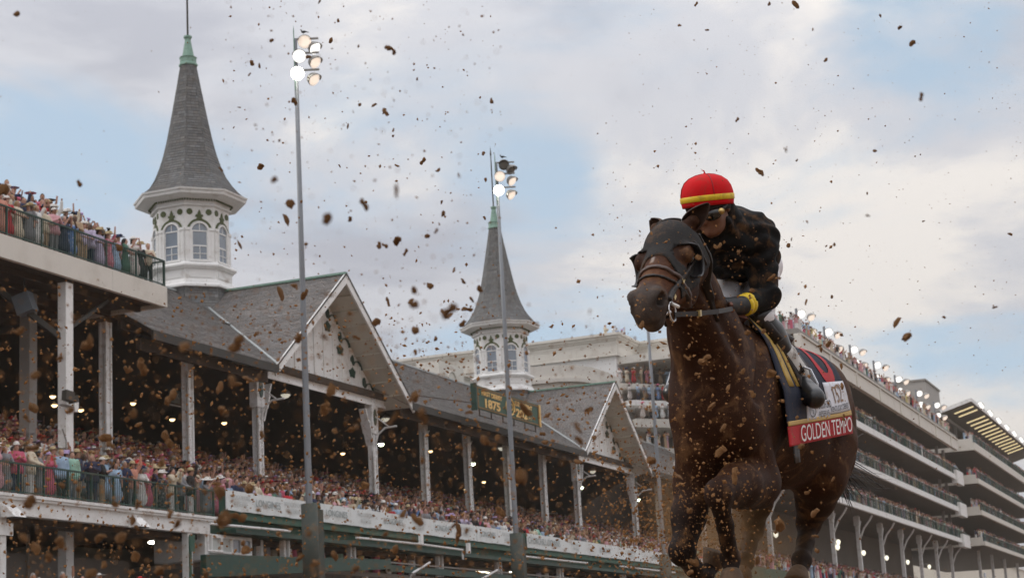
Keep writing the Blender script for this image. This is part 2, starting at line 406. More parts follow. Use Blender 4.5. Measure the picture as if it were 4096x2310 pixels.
# gables
for gi, gx in enumerate(GX):
    gab = thing('gable', ('nearer' if gi == 0 else 'farther')+' front gable with green trefoil ornaments above the crowd deck', 'gable', (gx, 40.5, 14.4)); gab.parent = stand
    gab.location = Vector((gx, 40.5, 14.4))-stand.location; del gab['category']; del gab['label']
    gab['label'] = 'nearer gable' if gi == 0 else 'farther gable'
    yf, yb = 39.0, 47.6; gl_ = math.hypot(GW, GZ1-GZ0)
    for q in (-1, 1):
        up = np.array([-q*GW/gl_, 0, (GZ1-GZ0)/gl_]); nr = np.array([q*(GZ1-GZ0)/gl_, 0, GW/gl_]); st = []; n = int(gl_/.16)
        for i in range(n):
            p = np.array([gx+q*GW, 0, GZ0])+up*.16*i; z = p[2]; ybk = min(yb, YE+(z-ZE)*(YR-YE)/(ZR-ZE)+.1)
            if ybk < yf+.05: ybk = yf+.05
            A, B = np.array([p[0], yf, z]), np.array([p[0], ybk, z])
            st.append((A, B, up, nr, .16))
        shingle_mesh('gable_shingles', st, gab, (.180, .166, .157), 20+gi*2+q)
        e0, e1 = np.array([gx+q*GW, 0, GZ0]), np.array([gx, 0, GZ1]); o = -nr*.02
        pl = [e0+o+np.array([0, yf+.02, 0]), e1+o+np.array([0, yf+.02, 0]), e1+o+np.array([0, yb, 0]), e0+o+np.array([0, yf+1.9, 0])]
        MB().prism(pl, -nr*.14).build('soffit', creamd, gab)
        b0, b1 = e0+np.array([0, yf-.045, 0]), e1+np.array([0, yf-.045, 0]); d = (b1-b0)/np.linalg.norm(b1-b0)
        MB().prism([b0+nr*.06-d*.25, b1+nr*.06, b1-np.array([0, 0, .46]), b0-nr*.30-d*.25], (0, .09, 0)).build('barge_board', white, gab)
        MB().prism([b0+nr*.075-d*.30+np.array([0, -.03, 0]), b1+nr*.075+np.array([0, -.03, 0]), b1+nr*.0+np.array([0, -.03, -.01]), b0-nr*.0-d*.30+np.array([0, -.03, 0])], (0, .025, 0)).build('drip_edge', dkgrey, gab)
        for k in range(1, 9):   # rafter ribs under the overhang
            c = e0+(e1-e0)*(k/9.2)-nr*.20
            MB().beam(c+np.array([0, yf+.08, 0]), c+np.array([0, 40.58, 0]), .07, .09, nr).build('rafter', creamd, gab)
    # boarded wall
    wz0 = 14.75; wx = GW*(GZ1-.25-wz0)/(GZ1-GZ0)
    MB().prism([(gx-wx, 40.62, wz0), (gx+wx, 40.62, wz0), (gx, 40.62, GZ1-.25)], (0, .12, 0)).build('gable_wall', white, gab)
    nb = 13
    for k in range(1, nb):
        x = gx-wx+2*wx*k/nb; zt = wz0+(1-abs(x-gx)/wx)*(GZ1-.25-wz0)-.1
        MB().box(x-.05, x+.05, 40.575, 40.617, wz0, zt).build('batten', white, gab)
    MB().box(gx-wx-.25, gx+wx+.25, 40.40, 40.60, wz0-.42, wz0).build('cornice', white, gab)
    MB().box(gx-wx-.3, gx+wx+.3, 40.28, 40.42, wz0-.10, wz0+.06).build('cornice_moulding', white, gab)
    MB().box(gx-wx-.3, gx+wx+.3, 40.34, 40.40, wz0-.50, wz0-.36).build('cornice_moulding', white, gab)
    # green ornaments climbing each rake: arch, star, oval in turn
    def under(x): return GZ1-.25-abs(x-gx)*(GZ1-.25-wz0)/wx
    for q in (-1, 1):
        for k in range(4):
            xo = gx+q*(1.0+1.28*k); zo = under(xo)-.55; xa = xo+q*.50; za = under(xa)-.62; mb = MB()
            pts = [(xa+q*.48*math.cos(a), 40.585, za+.44*math.sin(a)) for a in [math.radians(5+150*j/9) for j in range(10)]]
            for p, p2 in zip(pts[:-1], pts[1:]): mb.beam(p, p2, .05, .14, (0, 1, 0))
            mb.build('arch_moulding', green, gab)
            xs, zs = xo-q*.05, zo-.68; poly = []
            for j in range(10):
                a = math.pi/5*j+math.pi/2; r_ = .30 if j % 2 == 0 else .21; poly.append((xs+r_*1.25*math.cos(a), 40.55, zs+r_*math.sin(a)))
            if under(xs)-zs > .3 and zs > wz0+.15: MB().prism(poly, (0, .05, 0)).build('star_plaque', green, gab)
            MB().prism([(xo+.17*math.cos(math.pi/8*j), 40.56, zo+.25*math.sin(math.pi/8*j)) for j in range(16)], (0, .05, 0)).build('oval_plaque', green, gab)
    MB().beam((gx, yf-.05, GZ1+.06), (gx, yb, GZ1+.06), .26, .10).build('ridge_cap', copper, gab)
    for q in (-1, 1):
        MB().tube([(valley_x(y, gi, q)-q*.02, y, ZE+(y-YE)*(ZR-ZE)/(YR-YE)+.05) for y in (39.05, 42, 45, 47.2)], .055, 6).build('valley_flashing', zinc, gab)
    for ww in (0,):
        MB().box(gx-3.9, gx-3.1, 43.6, 44.0, 17.0, 17.55).build('roof_vent', dkgrey, gab)
# columns with lattice faces and scrolled brackets
CXS = [59.16, 65.17, 71.05, 82.75, 89.1, 95.05, 101.1, 107.15, 113.4, 125.66, 131.6, 137.6, 143.6, 149.6]
YC0 = 40.5
for i, x in enumerate(CXS):
    co = MB(); zt = ZE+.3
    for sx in (-1, 1):
        for sy in (-1, 1): co.box(x+sx*.16-.045, x+sx*.16+.045, YC0+sy*.13-.04, YC0+sy*.13+.04, deckz(YC0), zt)
    co.box(x-.155, x+.155, YC0-.115, YC0+.115, deckz(YC0), zt)
    col_ = co.build('column', whtcol, stand)
    if i > 1:
        z = deckz(YC0)+.3; b = MB()
        while z < zt-1.5:
            b.beam((x-.16, YC0-.155, z), (x+.16, YC0-.155, z+.32), .012, .05, (0, 1, 0)); b.beam((x-.185, YC0-.13, z), (x-.185, YC0+.13, z+.32), .05, .012); z += .34
        b.build('lacing', whtcol, col_)
    near_gable = [q for g_ in GX for q in (-1, 1) if abs(x-(g_+q*6.0)) < 1.6]
    if near_gable:
        q = -near_gable[0]
        MB().box(x-.34, x+.34, YC0-.2, YC0+.2, ZE-1.7, ZE-.2).build('capital', whtcol, col_)
        poly = [(x+.05*math.cos(a)*3.6, YC0-.235, ZE-.85+.42*math.sin(a)) for a in [math.pi/8*j for j in range(16)]]
        MB().prism(poly, (0, .03, 0)).build('oval_plaque', green, col_)
        pts = [(x+q*.2, YC0, ZE-2.9), (x+q*.25, YC0, ZE-2.3), (x+q*.5, YC0, ZE-1.7), (x+q*.75, YC0, ZE-1.1), (x+q*1.0, YC0, ZE-.5)]
        sc_ = MB()
        for (p, p2, w0) in zip(pts[:-1], pts[1:], (.28, .42, .5, .4)): sc_.beam(p, p2, .09, w0, (0, 1, 0))
        sc_.build('scroll_bracket', whtcol, col_)
        MB().tube([(x, YC0-.2, ZE-2.2), (x, YC0-.34, ZE-1.75), (x, YC0-.75, ZE-1.45), (x, YC0-1.4, ZE-1.42)], .05, 6).build('arm_bracket', whtcol, col_)
        MB().beam((x, YC0-.15, ZE-.75), (x, YC0-.95, ZE-1.38), .06, .06).build('strut', whtcol, col_)
    elif i > 1:
        MB().tube([(x+.17, YC0, ZE-1.6), (x+.35, YC0, ZE-1.1), (x+.8, YC0, ZE-.75)], .04, 5).build('arm_bracket', whtcol, col_)
    MB().tube([(x-.24, YC0-.1, deckz(YC0)), (x-.24, YC0-.1, ZE-1)], .035, 6).build('downpipe', greyc, col_)
# ceiling joists and dim lamps inside
lampw = mat('warm_lamp', (1, .62, .30), emit=5, rough=.4); lampc = mat('cool_lamp', (.85, 1, .62), emit=26, rough=.4); lampo = mat('lamp_globe', (.75, .72, .60), rough=.3, emit=.6)
for k in range(7):
    Yj = YE+1.2+k*1.2; MB().box(RL0, X1, Yj, Yj+.14, ZE+(Yj-YE)*(ZR-ZE)/(YR-YE)-.62, ZE+(Yj-YE)*(ZR-ZE)/(YR-YE)-.28).build('purlin', dkbrown, stand)
def lamp(px, py, Y, m, r, label, g):
    p = atY(px, py, Y); t = thing('hanging_lamp', label, 'lamp', tuple(p), g)
    MB().ring(p, [(.02, .9*r), (r*.7, .55*r), (r, .05*r), (r*.96, -.02*r)], 12).build('lamp_shade', greyc, t, True)
    MB().ring(p, [(.05*r, -.75*r), (r*.5, -.6*r), (r*.86, -.22*r), (r*.9, -.04*r)], 12).build('bulb', m, t, True)
    MB().tube([p+np.array([0, 0, r*.9]), p+np.array([0, 0, 1.0])], .015, 4).build('rod', blackm, t)
for (px, py, w_) in ((1524, 1774, 'first'), (1891, 1852, 'second'), (2325, 1947, 'third'), (2553, 1996, 'fourth')):
    lamp(px, py, 41.3, lampc, .17, {'first': 'bright greenish-white deck lamp beside the column right of the nearer gable', 'second': 'bright greenish-white deck lamp below the left end of the green derby sign', 'third': 'bright greenish-white deck lamp beside the column left of the farther gable', 'fourth': 'bright greenish-white deck lamp under the farther gable'}[w_], 'lit deck lamps')
for (px, py, s_) in ((1142, 1576, 'dim globe lamp under the left half of the nearer gable'), (1542, 1672, 'dim globe lamp under the right end of the nearer gable'), (2006, 1789, 'dim globe lamp behind the middle light mast'), (2370, 1882, 'dim globe lamp under the left end of the farther gable')):
    lamp(px, py, 41.5, lampo, .26, s_, 'dim deck lamps')
for (px, py, wh) in ((103, 1596, 'leftmost, near the left picture edge'), (211, 1583, 'upper of two left of the pale column'), (218, 1618, 'lower of two left of the pale column'), (323, 1637, 'between the pale column and the second column'), (532, 1611, 'between the second and third columns'), (689, 1675, 'just left of the third column'), (897, 1689, 'midway between the third column and the gable column'), (1371, 1811, 'under the nearer gable'), (1722, 1802, 'right of the first column past the gable'), (1935, 1925, 'low, below the derby sign'), (1865, 1955, 'lowest, left of the one below the sign')):
    lamp(px, py, 51, lampw, .16, 'small warm lamp deep inside, '+wh, 'small warm lamps deep inside')

# ------------------------------------------------------------------ twin spires
def octp(c, R, z, n=8): return [np.array([c[0]+R*math.cos(math.pi/8+math.pi/4*k), c[1]+R*math.sin(math.pi/8+math.pi/4*k), z]) for k in range(n)]
def spire(cx_, cy_, label):
    t = thing('spire_tower', label, 'spire', (cx_, cy_, 18)); c = (cx_, cy_); s8 = 1/math.cos(math.pi/8)
    prof_roof = [(2.62, 25.02), (2.30, 25.30), (1.98, 25.72), (1.72, 26.15), (1.48, 26.75), (1.28, 27.4), (1.10, 28.2), (.92, 29.15), (.74, 30.2), (.57, 31.2), (.44, 32.0), (.37, 32.4)]
    def shing(prof, nm, seed, ex=.17):
        st = []
        for k in range(8):
            for (r0, z0), (r1, z1) in zip(prof[:-1], prof[1:]):
                a0, a1 = octp(c, r0*s8, z0)[k], octp(c, r0*s8, z0)[(k+1) % 8]; b0, b1 = octp(c, r1*s8, z1)[k], octp(c, r1*s8, z1)[(k+1) % 8]
                up = (b0+b1)/2-(a0+a1)/2; l = np.linalg.norm(up); up = up/l; nr = np.cross(a1-a0, up); nr /= np.linalg.norm(nr); n = max(1, round(l/ex))
                for i in range(n):
                    f = i/n; st.append((a0+(b0-a0)*f, a1+(b1-a1)*f, up, nr, l/n))
        return shingle_mesh(nm, st, t, (.150, .150, .148), seed, .24)
    shing(prof_roof, 'spire_shingles', int(cx_))
    def solid(prof, nm, m, par=None):
        mb = MB(); base = 0
        for r, z in prof: mb.V += [tuple(p) for p in octp(c, r*s8, z)]
        for i in range(len(prof)-1):
            for k in range(8): p, q = i*8+k, i*8+(k+1) % 8; mb.F.append((p, q, q+8, p+8))
        mb.F.append(tuple(range(8))[::-1]); mb.F.append(tuple((len(prof)-1)*8+k for k in range(8)))
        return mb.build(nm, m, par or t)
    solid([(r-.03, z-.02) for r, z in prof_roof], 'spire_core', dkgrey)
    shing([(2.75, 18.0), (2.05, 19.4), (1.98, 20.1)], 'skirt_shingles', 9); solid([(2.72, 17.9), (2.02, 19.4), (1.95, 20.1)], 'skirt_core', dkgrey)
    solid([(1.93, 20.08), (2.17, 20.10), (2.17, 20.20), (2.05, 20.30), (1.98, 20.46), (1.95, 20.5)], 'base_moulding', white)
    solid([(1.90, 20.5), (1.90, 21.02)], 'base_panel', white)
    solid([(1.90, 21.02), (2.02, 21.06), (2.14, 21.16), (2.14, 21.24), (1.98, 21.36), (1.88, 21.40)], 'sill_moulding', white)
    solid([(1.80, 21.40), (1.80, 24.32)], 'drum', white)
    solid([(1.82, 24.30), (1.93, 24.32), (1.93, 24.40), (1.85, 24.46), (1.85, 24.60), (1.95, 24.62)], 'frieze_moulding', white)
    solid([(1.88, 24.62), (2.45, 24.74), (2.62, 24.76), (2.66, 24.86), (2.58, 24.90), (2.70, 24.95), (2.72, 25.02), (2.60, 25.04)], 'eave', white)
    mb = MB()
    for k in range(8):
        a, b = octp(c, 1.99*s8, 24.66)[k], octp(c, 1.99*s8, 24.66)[(k+1) % 8]
        for i in range(12):
            p = a+(b-a)*((i+.5)/12); mb.box(p[0]-.03, p[0]+.03, p[1]-.03, p[1]+.03, 24.55, 24.64)
    mb.build('dentils', olive, t)
    for k in range(8):
        th = math.pi/4*(k+1); nr = np.array([math.cos(th), math.sin(th), 0]); sd = np.array([-math.sin(th), math.cos(th), 0]); ap = 1.80
        if nr@np.array([-.85, -.5, 0]) < -.45: continue
        def W(s_, z, o): return np.array([cx_, cy_, 0])+nr*(ap+o)+sd*s_+np.array([0, 0, z])
        # pilaster at each corner
        for q in (-1, 1):
            MB().prism([W(q*.50, 21.40, .0), W(q*.735, 21.40, .0), W(q*.735, 23.10, .0), W(q*.50, 23.10, .0)], nr*.075).build('pilaster', white, t)
            MB().prism([W(q*.47, 23.02, .0), W(q*.745, 23.02, .0), W(q*.745, 23.16, .0), W(q*.47, 23.16, .0)], nr*.12).build('pilaster_capital', white, t)
            MB().prism([W(q*.575, 21.62, .075), W(q*.665, 21.62, .075), W(q*.665, 22.85, .075), W(q*.575, 22.85, .075)], nr*.02).build('pilaster_panel', white, t)
        def arch(r, n=12, zc=23.0): return [(r*math.cos(math.pi*j/n), zc+r*math.sin(math.pi*j/n)) for j in range(n+1)]
        wn = MB(); r0, r1 = .40, .50     # casing
        pts0, pts1 = arch(r0), arch(r1)
        pts0 = [(r0, 21.48)]+pts0+[(-r0, 21.48)]; pts1 = [(r1, 21.48)]+pts1+[(-r1, 21.48)]
        for i in range(len(pts0)-1):
            P4 = [W(*pts0[i], .0), W(*pts1[i], .0), W(*pts1[i+1], .0), W(*pts0[i+1], .0)]; wn.hexa([P4[0], P4[1], P4[2], P4[3]]+[p+nr*.10 for p in P4])
        win = wn.build('window', white, t)
        poly = [(r0-.01, 21.48)]+arch(r0-.01)+[(-r0+.01, 21.48)]
        MB().prism([W(x, z, -.0) for x, z in poly], nr*.03).build('pane', glass, win)
        sb = MB()
        for (x0_, x1_, z0_, z1_) in ((-r0, r0, 22.20, 22.27), (-r0, r0, 22.97, 23.03), (-.018, .018, 22.27, 23.38) if False else (-.015, .015, 21.48, 22.2), (-.015, .015, 23.03, 23.40), (-r0, r0, 21.82, 21.85), (-r0, r0, 21.44, 21.54), (-r0, -r0+.05, 21.5, 23.0), (r0-.05, r0, 21.5, 23.0)):
            P4 = [W(x0_, z0_, .028), W(x1_, z0_, .028), W(x1_, z1_, .028), W(x0_, z1_, .028)]; sb.hexa(P4+[p+nr*.03 for p in P4])
        sb.build('sash', white, win)
        MB().prism([W(-.56, 21.40, .0), W(.56, 21.40, .0), W(.56, 21.48, .0), W(-.56, 21.48, .0)], nr*.16).build('window_sill', white, win)
        # green hood mould, fleuron and discs
        hm = MB(); pa, pb = arch(.545, 14), arch(.645, 14); pa = [(.545, 22.93)]+pa+[(-.545, 22.93)]; pb = [(.645, 22.93)]+pb+[(-.645, 22.93)]
        for i in range(len(pa)-1):
            P4 = [W(*pa[i], .0), W(*pb[i], .0), W(*pb[i+1], .0), W(*pa[i+1], .0)]; hm.hexa(P4+[p+nr*.06 for p in P4])
        hm.build('hood_mould', olive, t)
        fl_ = [(-.16, 23.62), (.16, 23.62), (.11, 23.72), (.20, 23.76), (.17, 23.86), (.10, 23.85), (.07, 23.97), (0, 24.12), (-.07, 23.97), (-.10, 23.85), (-.17, 23.86), (-.20, 23.76), (-.11, 23.72)]
        MB().prism([W(x, z, .0) for x, z in fl_], nr*.06).build('fleuron', olive, t)
        for q in (-1, 1):
            MB().prism([W(q*.49+.155*math.cos(math.pi/8*j), 24.0+.155*math.sin(math.pi/8*j), .0) for j in range(16)], nr*.035).build('disc', olive, t)
        MB().prism([W(-.58, 20.60, .10), W(.58, 20.60, .10), W(.58, 20.94, .10), W(-.58, 20.94, .10)], nr*.03).build('base_panel_frame', white, t)
    solid([(.36, 32.32), (.46, 32.34), (.46, 32.42), (.40, 32.50), (.40, 32.72), (.44, 32.80), (.30, 32.84), (.22, 33.3), (.145, 33.75), (.15, 33.82), (.21, 33.92), (.20, 34.0), (.10, 34.02)], 'finial', copper)
    MB().tube([(cx_, cy_, 33.95), (cx_, cy_, 37.0), (cx_, cy_, 37.9), (cx_, cy_, 37.95), (cx_, cy_, 38.6)], [.055, .05, .035, .07, .006], 8).build('mast', dkgrey, t)
    return t
spire(77.4, 47.75, 'nearer of the two spires, white octagonal cupola with tall grey shingle roof at left')
spire(118.65, 47.5, 'farther of the two spires, white octagonal cupola standing behind the derby sign')
# ------------------------------------------------------------------ helpers for rails and text
def railing(label, a, b, h=1.07, group='railings', post=1.8, bal=.13, mid=False, parent=None, m=None, w=.05):
    a, b = np.asarray(a, float), np.asarray(b, float); d = b-a; l = np.linalg.norm(d); d = d/l; m = m or green
    t = thing('railing', label, 'railing', tuple(a), group); up = np.array([0, 0, 1.])
    MB().beam(a+up*h, b+up*h, w*1.3, w*1.1).build('top_rail', m, t); MB().beam(a+up*.09, b+up*.09, w*.8, w*.8).build('bottom_rail', m, t)
    n = max(1, round(l/post))
    for i in range(n+1):
        p = a+d*l*i/n; MB().beam(p, p+up*(h-.03), w*1.15, w*1.15).build('post', m, t)
    if bal:
        mb = MB(); k = int(l/bal)
        for i in range(1, k):
            p = a+d*l*i/k; mb.beam(p+up*.1, p+up*(h-.03), .018, .018)
        o = mb.build('balusters', m, t); o['kind'] = 'stuff'
    return t
def wall_text(name, body, c, right, up, size, m, parent, depth=.01, sx=1., weight=0.):
    r = Vector(right).normalized(); u = Vector(up).normalized(); n = r.cross(u)
    M = Matrix(((r.x*sx, u.x, n.x, c[0]), (r.y*sx, u.y, n.y, c[1]), (r.z*sx, u.z, n.z, c[2]), (0, 0, 0, 1)))
    return text_obj(name, body, size, m, M, parent, depth, weight)
# ------------------------------------------------------------------ upper-left roof terrace
TX1, TY, TZ = 59.75, 38.0, 15.98
ter = thing('roof_terrace', 'cream-fasciaed upper terrace crowded with spectators in front of the nearer spire', 'terrace', (TX1, TY, TZ))
MB().box(20, 56.0, TY, TY+.18, 15.2, 16.02).build('fascia', cream, ter); MB().box(56.012, TX1, TY, TY+.18, 15.2, 16.02).build('fascia', cream, ter)
MB().box(TX1-.16, TX1+.0, TY+.185, 47, 15.2, 16.02).build('end_fascia', cream, ter)
MB().box(TX1+.003, TX1+.12, TY+1.0, TY+1.5, 15.4, 17.0).build('end_panel', cream, ter)
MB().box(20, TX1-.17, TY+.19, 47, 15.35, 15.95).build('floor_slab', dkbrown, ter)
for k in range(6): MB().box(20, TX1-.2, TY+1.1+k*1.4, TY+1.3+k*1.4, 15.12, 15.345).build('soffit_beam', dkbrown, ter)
for k in range(7):   # standing steps, climbing away
    MB().box(20, TX1-.9-k*.45, TY+1.0+k*.85, TY+1.0+(k+1)*.85-.003, 15.96, 16.40+.60*k).build('standing_step', greyc, ter)
tcol = MB().box(53.42, 53.86, 38.25, 38.6, 0, 15.1).build('support_column', white, ter)
MB().box(53.87, 54.12, 38.2, 38.45, 10.4, 10.85).build('junction_box', white, tcol)
MB().tube([(53.35, 38.2, 7.0), (53.35, 38.2, 9.3), (53.2, 38.25, 9.7)], .03, 6).build('conduit', greyc, tcol)
c2 = MB().box(54.05, 54.5, 40.3, 40.75, 6.7, 15.1).build('rear_column', greyc, ter)
MB().beam((53.9, 38.5, 13.6), (59.4, 46.6, 15.2), .22, .3).build('brace_beam', dkgrey, ter)
MB().beam((53.6, 38.45, 13.0), (51.2, 40.2, 15.1), .16, .2).build('brace_beam', dkgrey, ter); MB().beam((53.6, 38.45, 13.3), (57.0, 38.9, 15.1), .10, .12).build('brace_beam', dkgrey, ter)
railing('green steel railing along the front of the upper-left terrace', (20, TY+.08, TZ+.04), (TX1-.06, TY+.08, TZ+.04), 1.05, 'grandstand railings', 2.0, .12)
railing('green steel railing closing the end of the upper-left terrace', (TX1-.06, TY+.12, TZ+.04), (TX1-.06, TY+4.2, TZ+.04), 1.05, 'grandstand railings', 2.0, .25)
sp = thing('loudspeaker', 'grey tilted loudspeaker box hanging in the dark under the upper-left terrace', 'loudspeaker', tuple(atY(100, 1215, 39.2)))
o = atY(100, 1215, 39.2)
MB().obox(o, np.array([.9, .35, .1]), np.array([-.3, .9, -.35]), np.array([-.1, .3, .95]), .42, .3, .36).build('speaker_box', mat('speaker_grey', (.12, .14, .16), rough=.5, var=.2), sp); MB().tube([o+np.array([0, 0, .3]), o+np.array([-.1, 0, 1.1])], .03, 5).build('hanger', blackm, sp)
fx = thing('column_floodlight', 'pair of small brown floodlight boxes strapped to the pale column at the left', 'floodlight', (53.3, 38.1, 10.9))
MB().obox((53.2, 38.0, 10.85), (.8, -.3, -.2), (.35, .9, 0), (.1, 0, 1), .2, .16, .17).build('lamp_box', mat('bronze_box', (.06, .05, .04), rough=.5), fx)
MB().obox((53.45, 37.95, 10.75), (.8, -.3, .2), (.35, .9, 0), (-.1, 0, 1), .14, .14, .13).build('lamp_box', mat('bronze_box', (.06, .05, .04)), fx); MB().box(53.0, 53.7, 38.1, 38.24, 10.5, 10.56).build('bracket', greyc, fx)
hb = thing('section_sign', 'small dark section board hanging beside a column in the left bay', 'sign', tuple(atY(700, 1585, 42)))
o = atY(700, 1585, 42); MB().box(o[0]-.42, o[0]+.42, 42, 42.06, o[2]-.28, o[2]+.28).build('board', mat('sign_dark', (.03, .045, .04), rough=.6), hb); wall_text('lettering', '31K', (o[0], 41.98, o[2]+.02), (1, 0, 0), (0, 0, 1), .34, mat('sign_grey', (.25, .25, .24)), hb); MB().box(o[0]-.45, o[0]+.45, 41.98, 42.08, o[2]-.42, o[2]-.36).build('trim', greyc, hb)
# ------------------------------------------------------------------ left balcony
BX1, BY, BZ = 59.75, 36.0, 6.78
bal = thing('balcony', 'white-beamed main deck balcony projecting at lower left with green rail', 'balcony', (BX1, BY, 6.2))
MB().box(20, BX1-.3, BY+.06, BY+.35, 6.12, 6.60).build('beam', white, bal)
MB().box(20, BX1, BY-.06, BY+.36, 6.60, 6.68).build('cornice', white, bal); MB().box(20, BX1+.04, BY-.12, BY+.36, 6.683, 6.78).build('cornice', white, bal)
MB().box(20, BX1-.02, BY+.37, 37.3, 6.5, 6.765).build('floor', greyc, bal); MB().box(20, BX1-.35, BY+.36, 44, 6.2, 6.46).build('soffit', dkbrown, bal)
for x in (47.1, 58.1):
    pc = MB().box(x-.15, x+.15, BY+.10, BY+.36, 0, 6.11).build('pillar', white, bal)
    if x < 50: MB().box(x-.42, x+.42, BY+.04, BY+.095, 5.45, 5.85).build('capital_board', white, bal)
railing('green picket railing along the front of the lower-left balcony', (20, BY+.05, BZ), (BX1-.02, BY+.05, BZ), 1.0, 'grandstand railings', 1.32, .11)
for (px, py, s_) in ((52, 2040, 'white wedge-shaped floodlight housing at the left edge of the balcony beam'), (556, 2082, 'white wedge-shaped floodlight housing in the middle of the balcony beam')):
    p = atY(px, py, BY-.15); t = thing('floodlight_housing', s_, 'floodlight', tuple(p), 'floodlights on the balcony beam')
    MB().hexa([(p[0]-.36, BY+.05, p[2]-.22), (p[0]-.3, BY-.45, p[2]-.22), (p[0]+.3, BY-.45, p[2]-.22), (p[0]+.36, BY+.05, p[2]-.22), (p[0]-.36, BY+.05, p[2]+.2), (p[0]-.3, BY-.1, p[2]+.12), (p[0]+.3, BY-.1, p[2]+.12), (p[0]+.36, BY+.05, p[2]+.2)]).build('housing', white, t)
    MB().box(p[0]-.27, p[0]+.27, BY-.42, BY-.02, p[2]-.235, p[2]-.223).build('lens', dkgrey, t)
cl_ = thing('ceiling_light', 'glowing oval ceiling light under the lower-left balcony', 'lamp', tuple(atY(625, 2168, 40)))
o = atY(625, 2168, 40); MB().ring(o, [(.05, -.05), (.3, -.03), (.34, .02), (.3, .06)], 14).build('diffuser', mat('oval_lamp', (1, .90, .72), emit=9), cl_, True)
MB().box(50, 59.6, 39.8, 40.1, 0, 5.4).build('lower_partition', mat('grey_partition', (.25, .23, .21), rough=.9, var=.1), bal); MB().box(53.2, 53.3, 39.7, 39.79, 0, 6.1).build('conduit', greyc, bal)
# ------------------------------------------------------------------ sponsor banners along the deck edge
bann = mat('banner_vinyl', (.70, .73, .73), rough=.55, var=.04, scale=1.5, stain=(.50, .44, .36), stain_amt=.18, stain_scale=1.2); bink = mat('banner_ink', (.27, .31, .31), rough=.6); bink2 = mat('banner_ink_faint', (.52, .54, .53), rough=.6)
def banner(label, px0, px1, texts):
    x0, x1 = atY(px0, 2000, 35.95)[0], atY(px1, 2000, 35.95)[0]
    t = thing('sponsor_banner', label, 'banner', (x0, 35.95, 7.1), 'white banners hung along the deck edge'); n = len(texts)
    for i, tx in enumerate(texts):
        a, b = x0+(x1-x0)*i/n, x0+(x1-x0)*(i+1)/n-.015; q = MB(); nx = 7
        V = [(a+(b-a)*j/nx, 35.93+.018*math.sin(j*2.1+i), z+(0 if z > 7.5 else .012*math.sin(j*1.3))) for j in range(nx+1) for z in (7.10, 7.88)]
        Fx = [(2*j, 2*j+2, 2*j+3, 2*j+1) for j in range(nx)]
        o = mesh_obj('banner_panel', V, Fx, bann, t); md = o.modifiers.new('s', 'SOLIDIFY'); md.thickness = .02
        if tx: wall_text('print', tx[0], ((a+b)/2, 35.89, 7.50), (1, 0, 0), (0, 0, 1), tx[1], bink if tx[2] else bink2, o, .002, 1.05)
    return t
LG, WR_ = ('LONGINES', .40, 1), ('WOODFORD\nRESERVE', .26, 0)
banner('white sponsor banner left of the nearest light mast', 902, 1222, [WR_, LG, WR_])
banner('long white sponsor banner between the nearest and the middle light mast', 1280, 2062, [LG, WR_, LG, WR_, LG, WR_, LG, WR_])
banner('white banner starting with the CHURCHILL DOWNS panel right of the middle mast', 2098, 2652, [('CHURCHILL DOWNS', .50, 1), WR_, LG, WR_, LG])
banner('white sponsor banner right of the farthest light mast', 2668, 2860, [LG, WR_])
MB().box(BX1+.75, X1, 36.02, 36.29, 6.3, 7.9).build('parapet', bgreen, stand)
MB().box(BX1+.75, X1, 35.7, 36.018, 6.75, 6.9).build('parapet_ledge', bgreen, stand); MB().box(BX1+.75, X1, 35.55, 36.018, 6.2, 6.36).build('parapet_ledge', green, stand)
# ------------------------------------------------------------------ lower level under the banners
low = thing('lower_gallery', 'open lower gallery below the banners with green beams, white posts and a window booth', 'gallery', (75, 36.5, 5))
p0, p1 = atY(820, 2215, 35.6), atY(1480, 2225, 35.6)
MB().hexa([(p0[0], 35.55, 4.45), (p1[0]+2, 35.55, 5.30), (p1[0]+2, 35.8, 5.30), (p0[0], 35.8, 4.45), (p0[0], 35.55, 5.28), (p1[0]+2, 35.55, 5.72), (p1[0]+2, 35.8, 5.72), (p0[0], 35.8, 5.28)]).build('fascia_beam', green, low)
MB().box(p1[0]+2.01, X1, 35.6, 35.75, 5.20, 5.50).build('gallery_beam', green, low); MB().box(p1[0]+2.01, X1, 35.55, 35.65, 5.56, 5.62).build('gallery_rail', greyc, low)
MB().box(60.2, X1, 36.35, 44, 5.0, 5.18).build('gallery_floor', greyc, low)
# window booth
bo = MB(); bx0, bx1 = atY(832, 2110, 36.1)[0], atY(1020, 2150, 36.1)[0]
booth = thing('window_booth', 'white-framed glazed booth at the left end of the lower gallery', 'booth', (bx0, 36.1, 5.3))
MB().box(bx0, bx1, 36.25, 38.5, 5.2, 6.18).build('wall', white, booth)
nb = 4
for i in range(nb):
    a, b = bx0+.25+(bx1-bx0-.5)*i/nb, bx0+.25+(bx1-bx0-.5)*(i+1)/nb
    f = MB(); f.box(a, b, 36.1, 36.24, 5.45, 5.53).box(a, b, 36.1, 36.24, 6.02, 6.12).box(a, a+.07, 36.1, 36.24, 5.532, 6.018).box(b-.07, b-.004, 36.1, 36.24, 5.532, 6.018)
    w_ = f.build('window', white, booth); MB().box(a+.072, b-.076, 36.17, 36.2, 5.535, 6.015).build('pane', glass if i > 1 else mat('blind', (.50, .52, .50), rough=.5), w_)
for px in (1135, 1400, 1750, 1985, 2230, 2480):
    p = atY(px, 2150, 36.15); MB().box(p[0]-.09, p[0]+.09, 36.1, 36.3, 5.2, 6.19).build('post', whtcol, low); MB().box(p[0]+.14, p[0]+.24, 36.0, 36.1, 5.2, 6.19).build('post', whtcol, low)
def pipe(*pts): MB().tube([atY(x, y, d) for x, y, d in pts], .05, 7).build('pipe', whtcol, low)
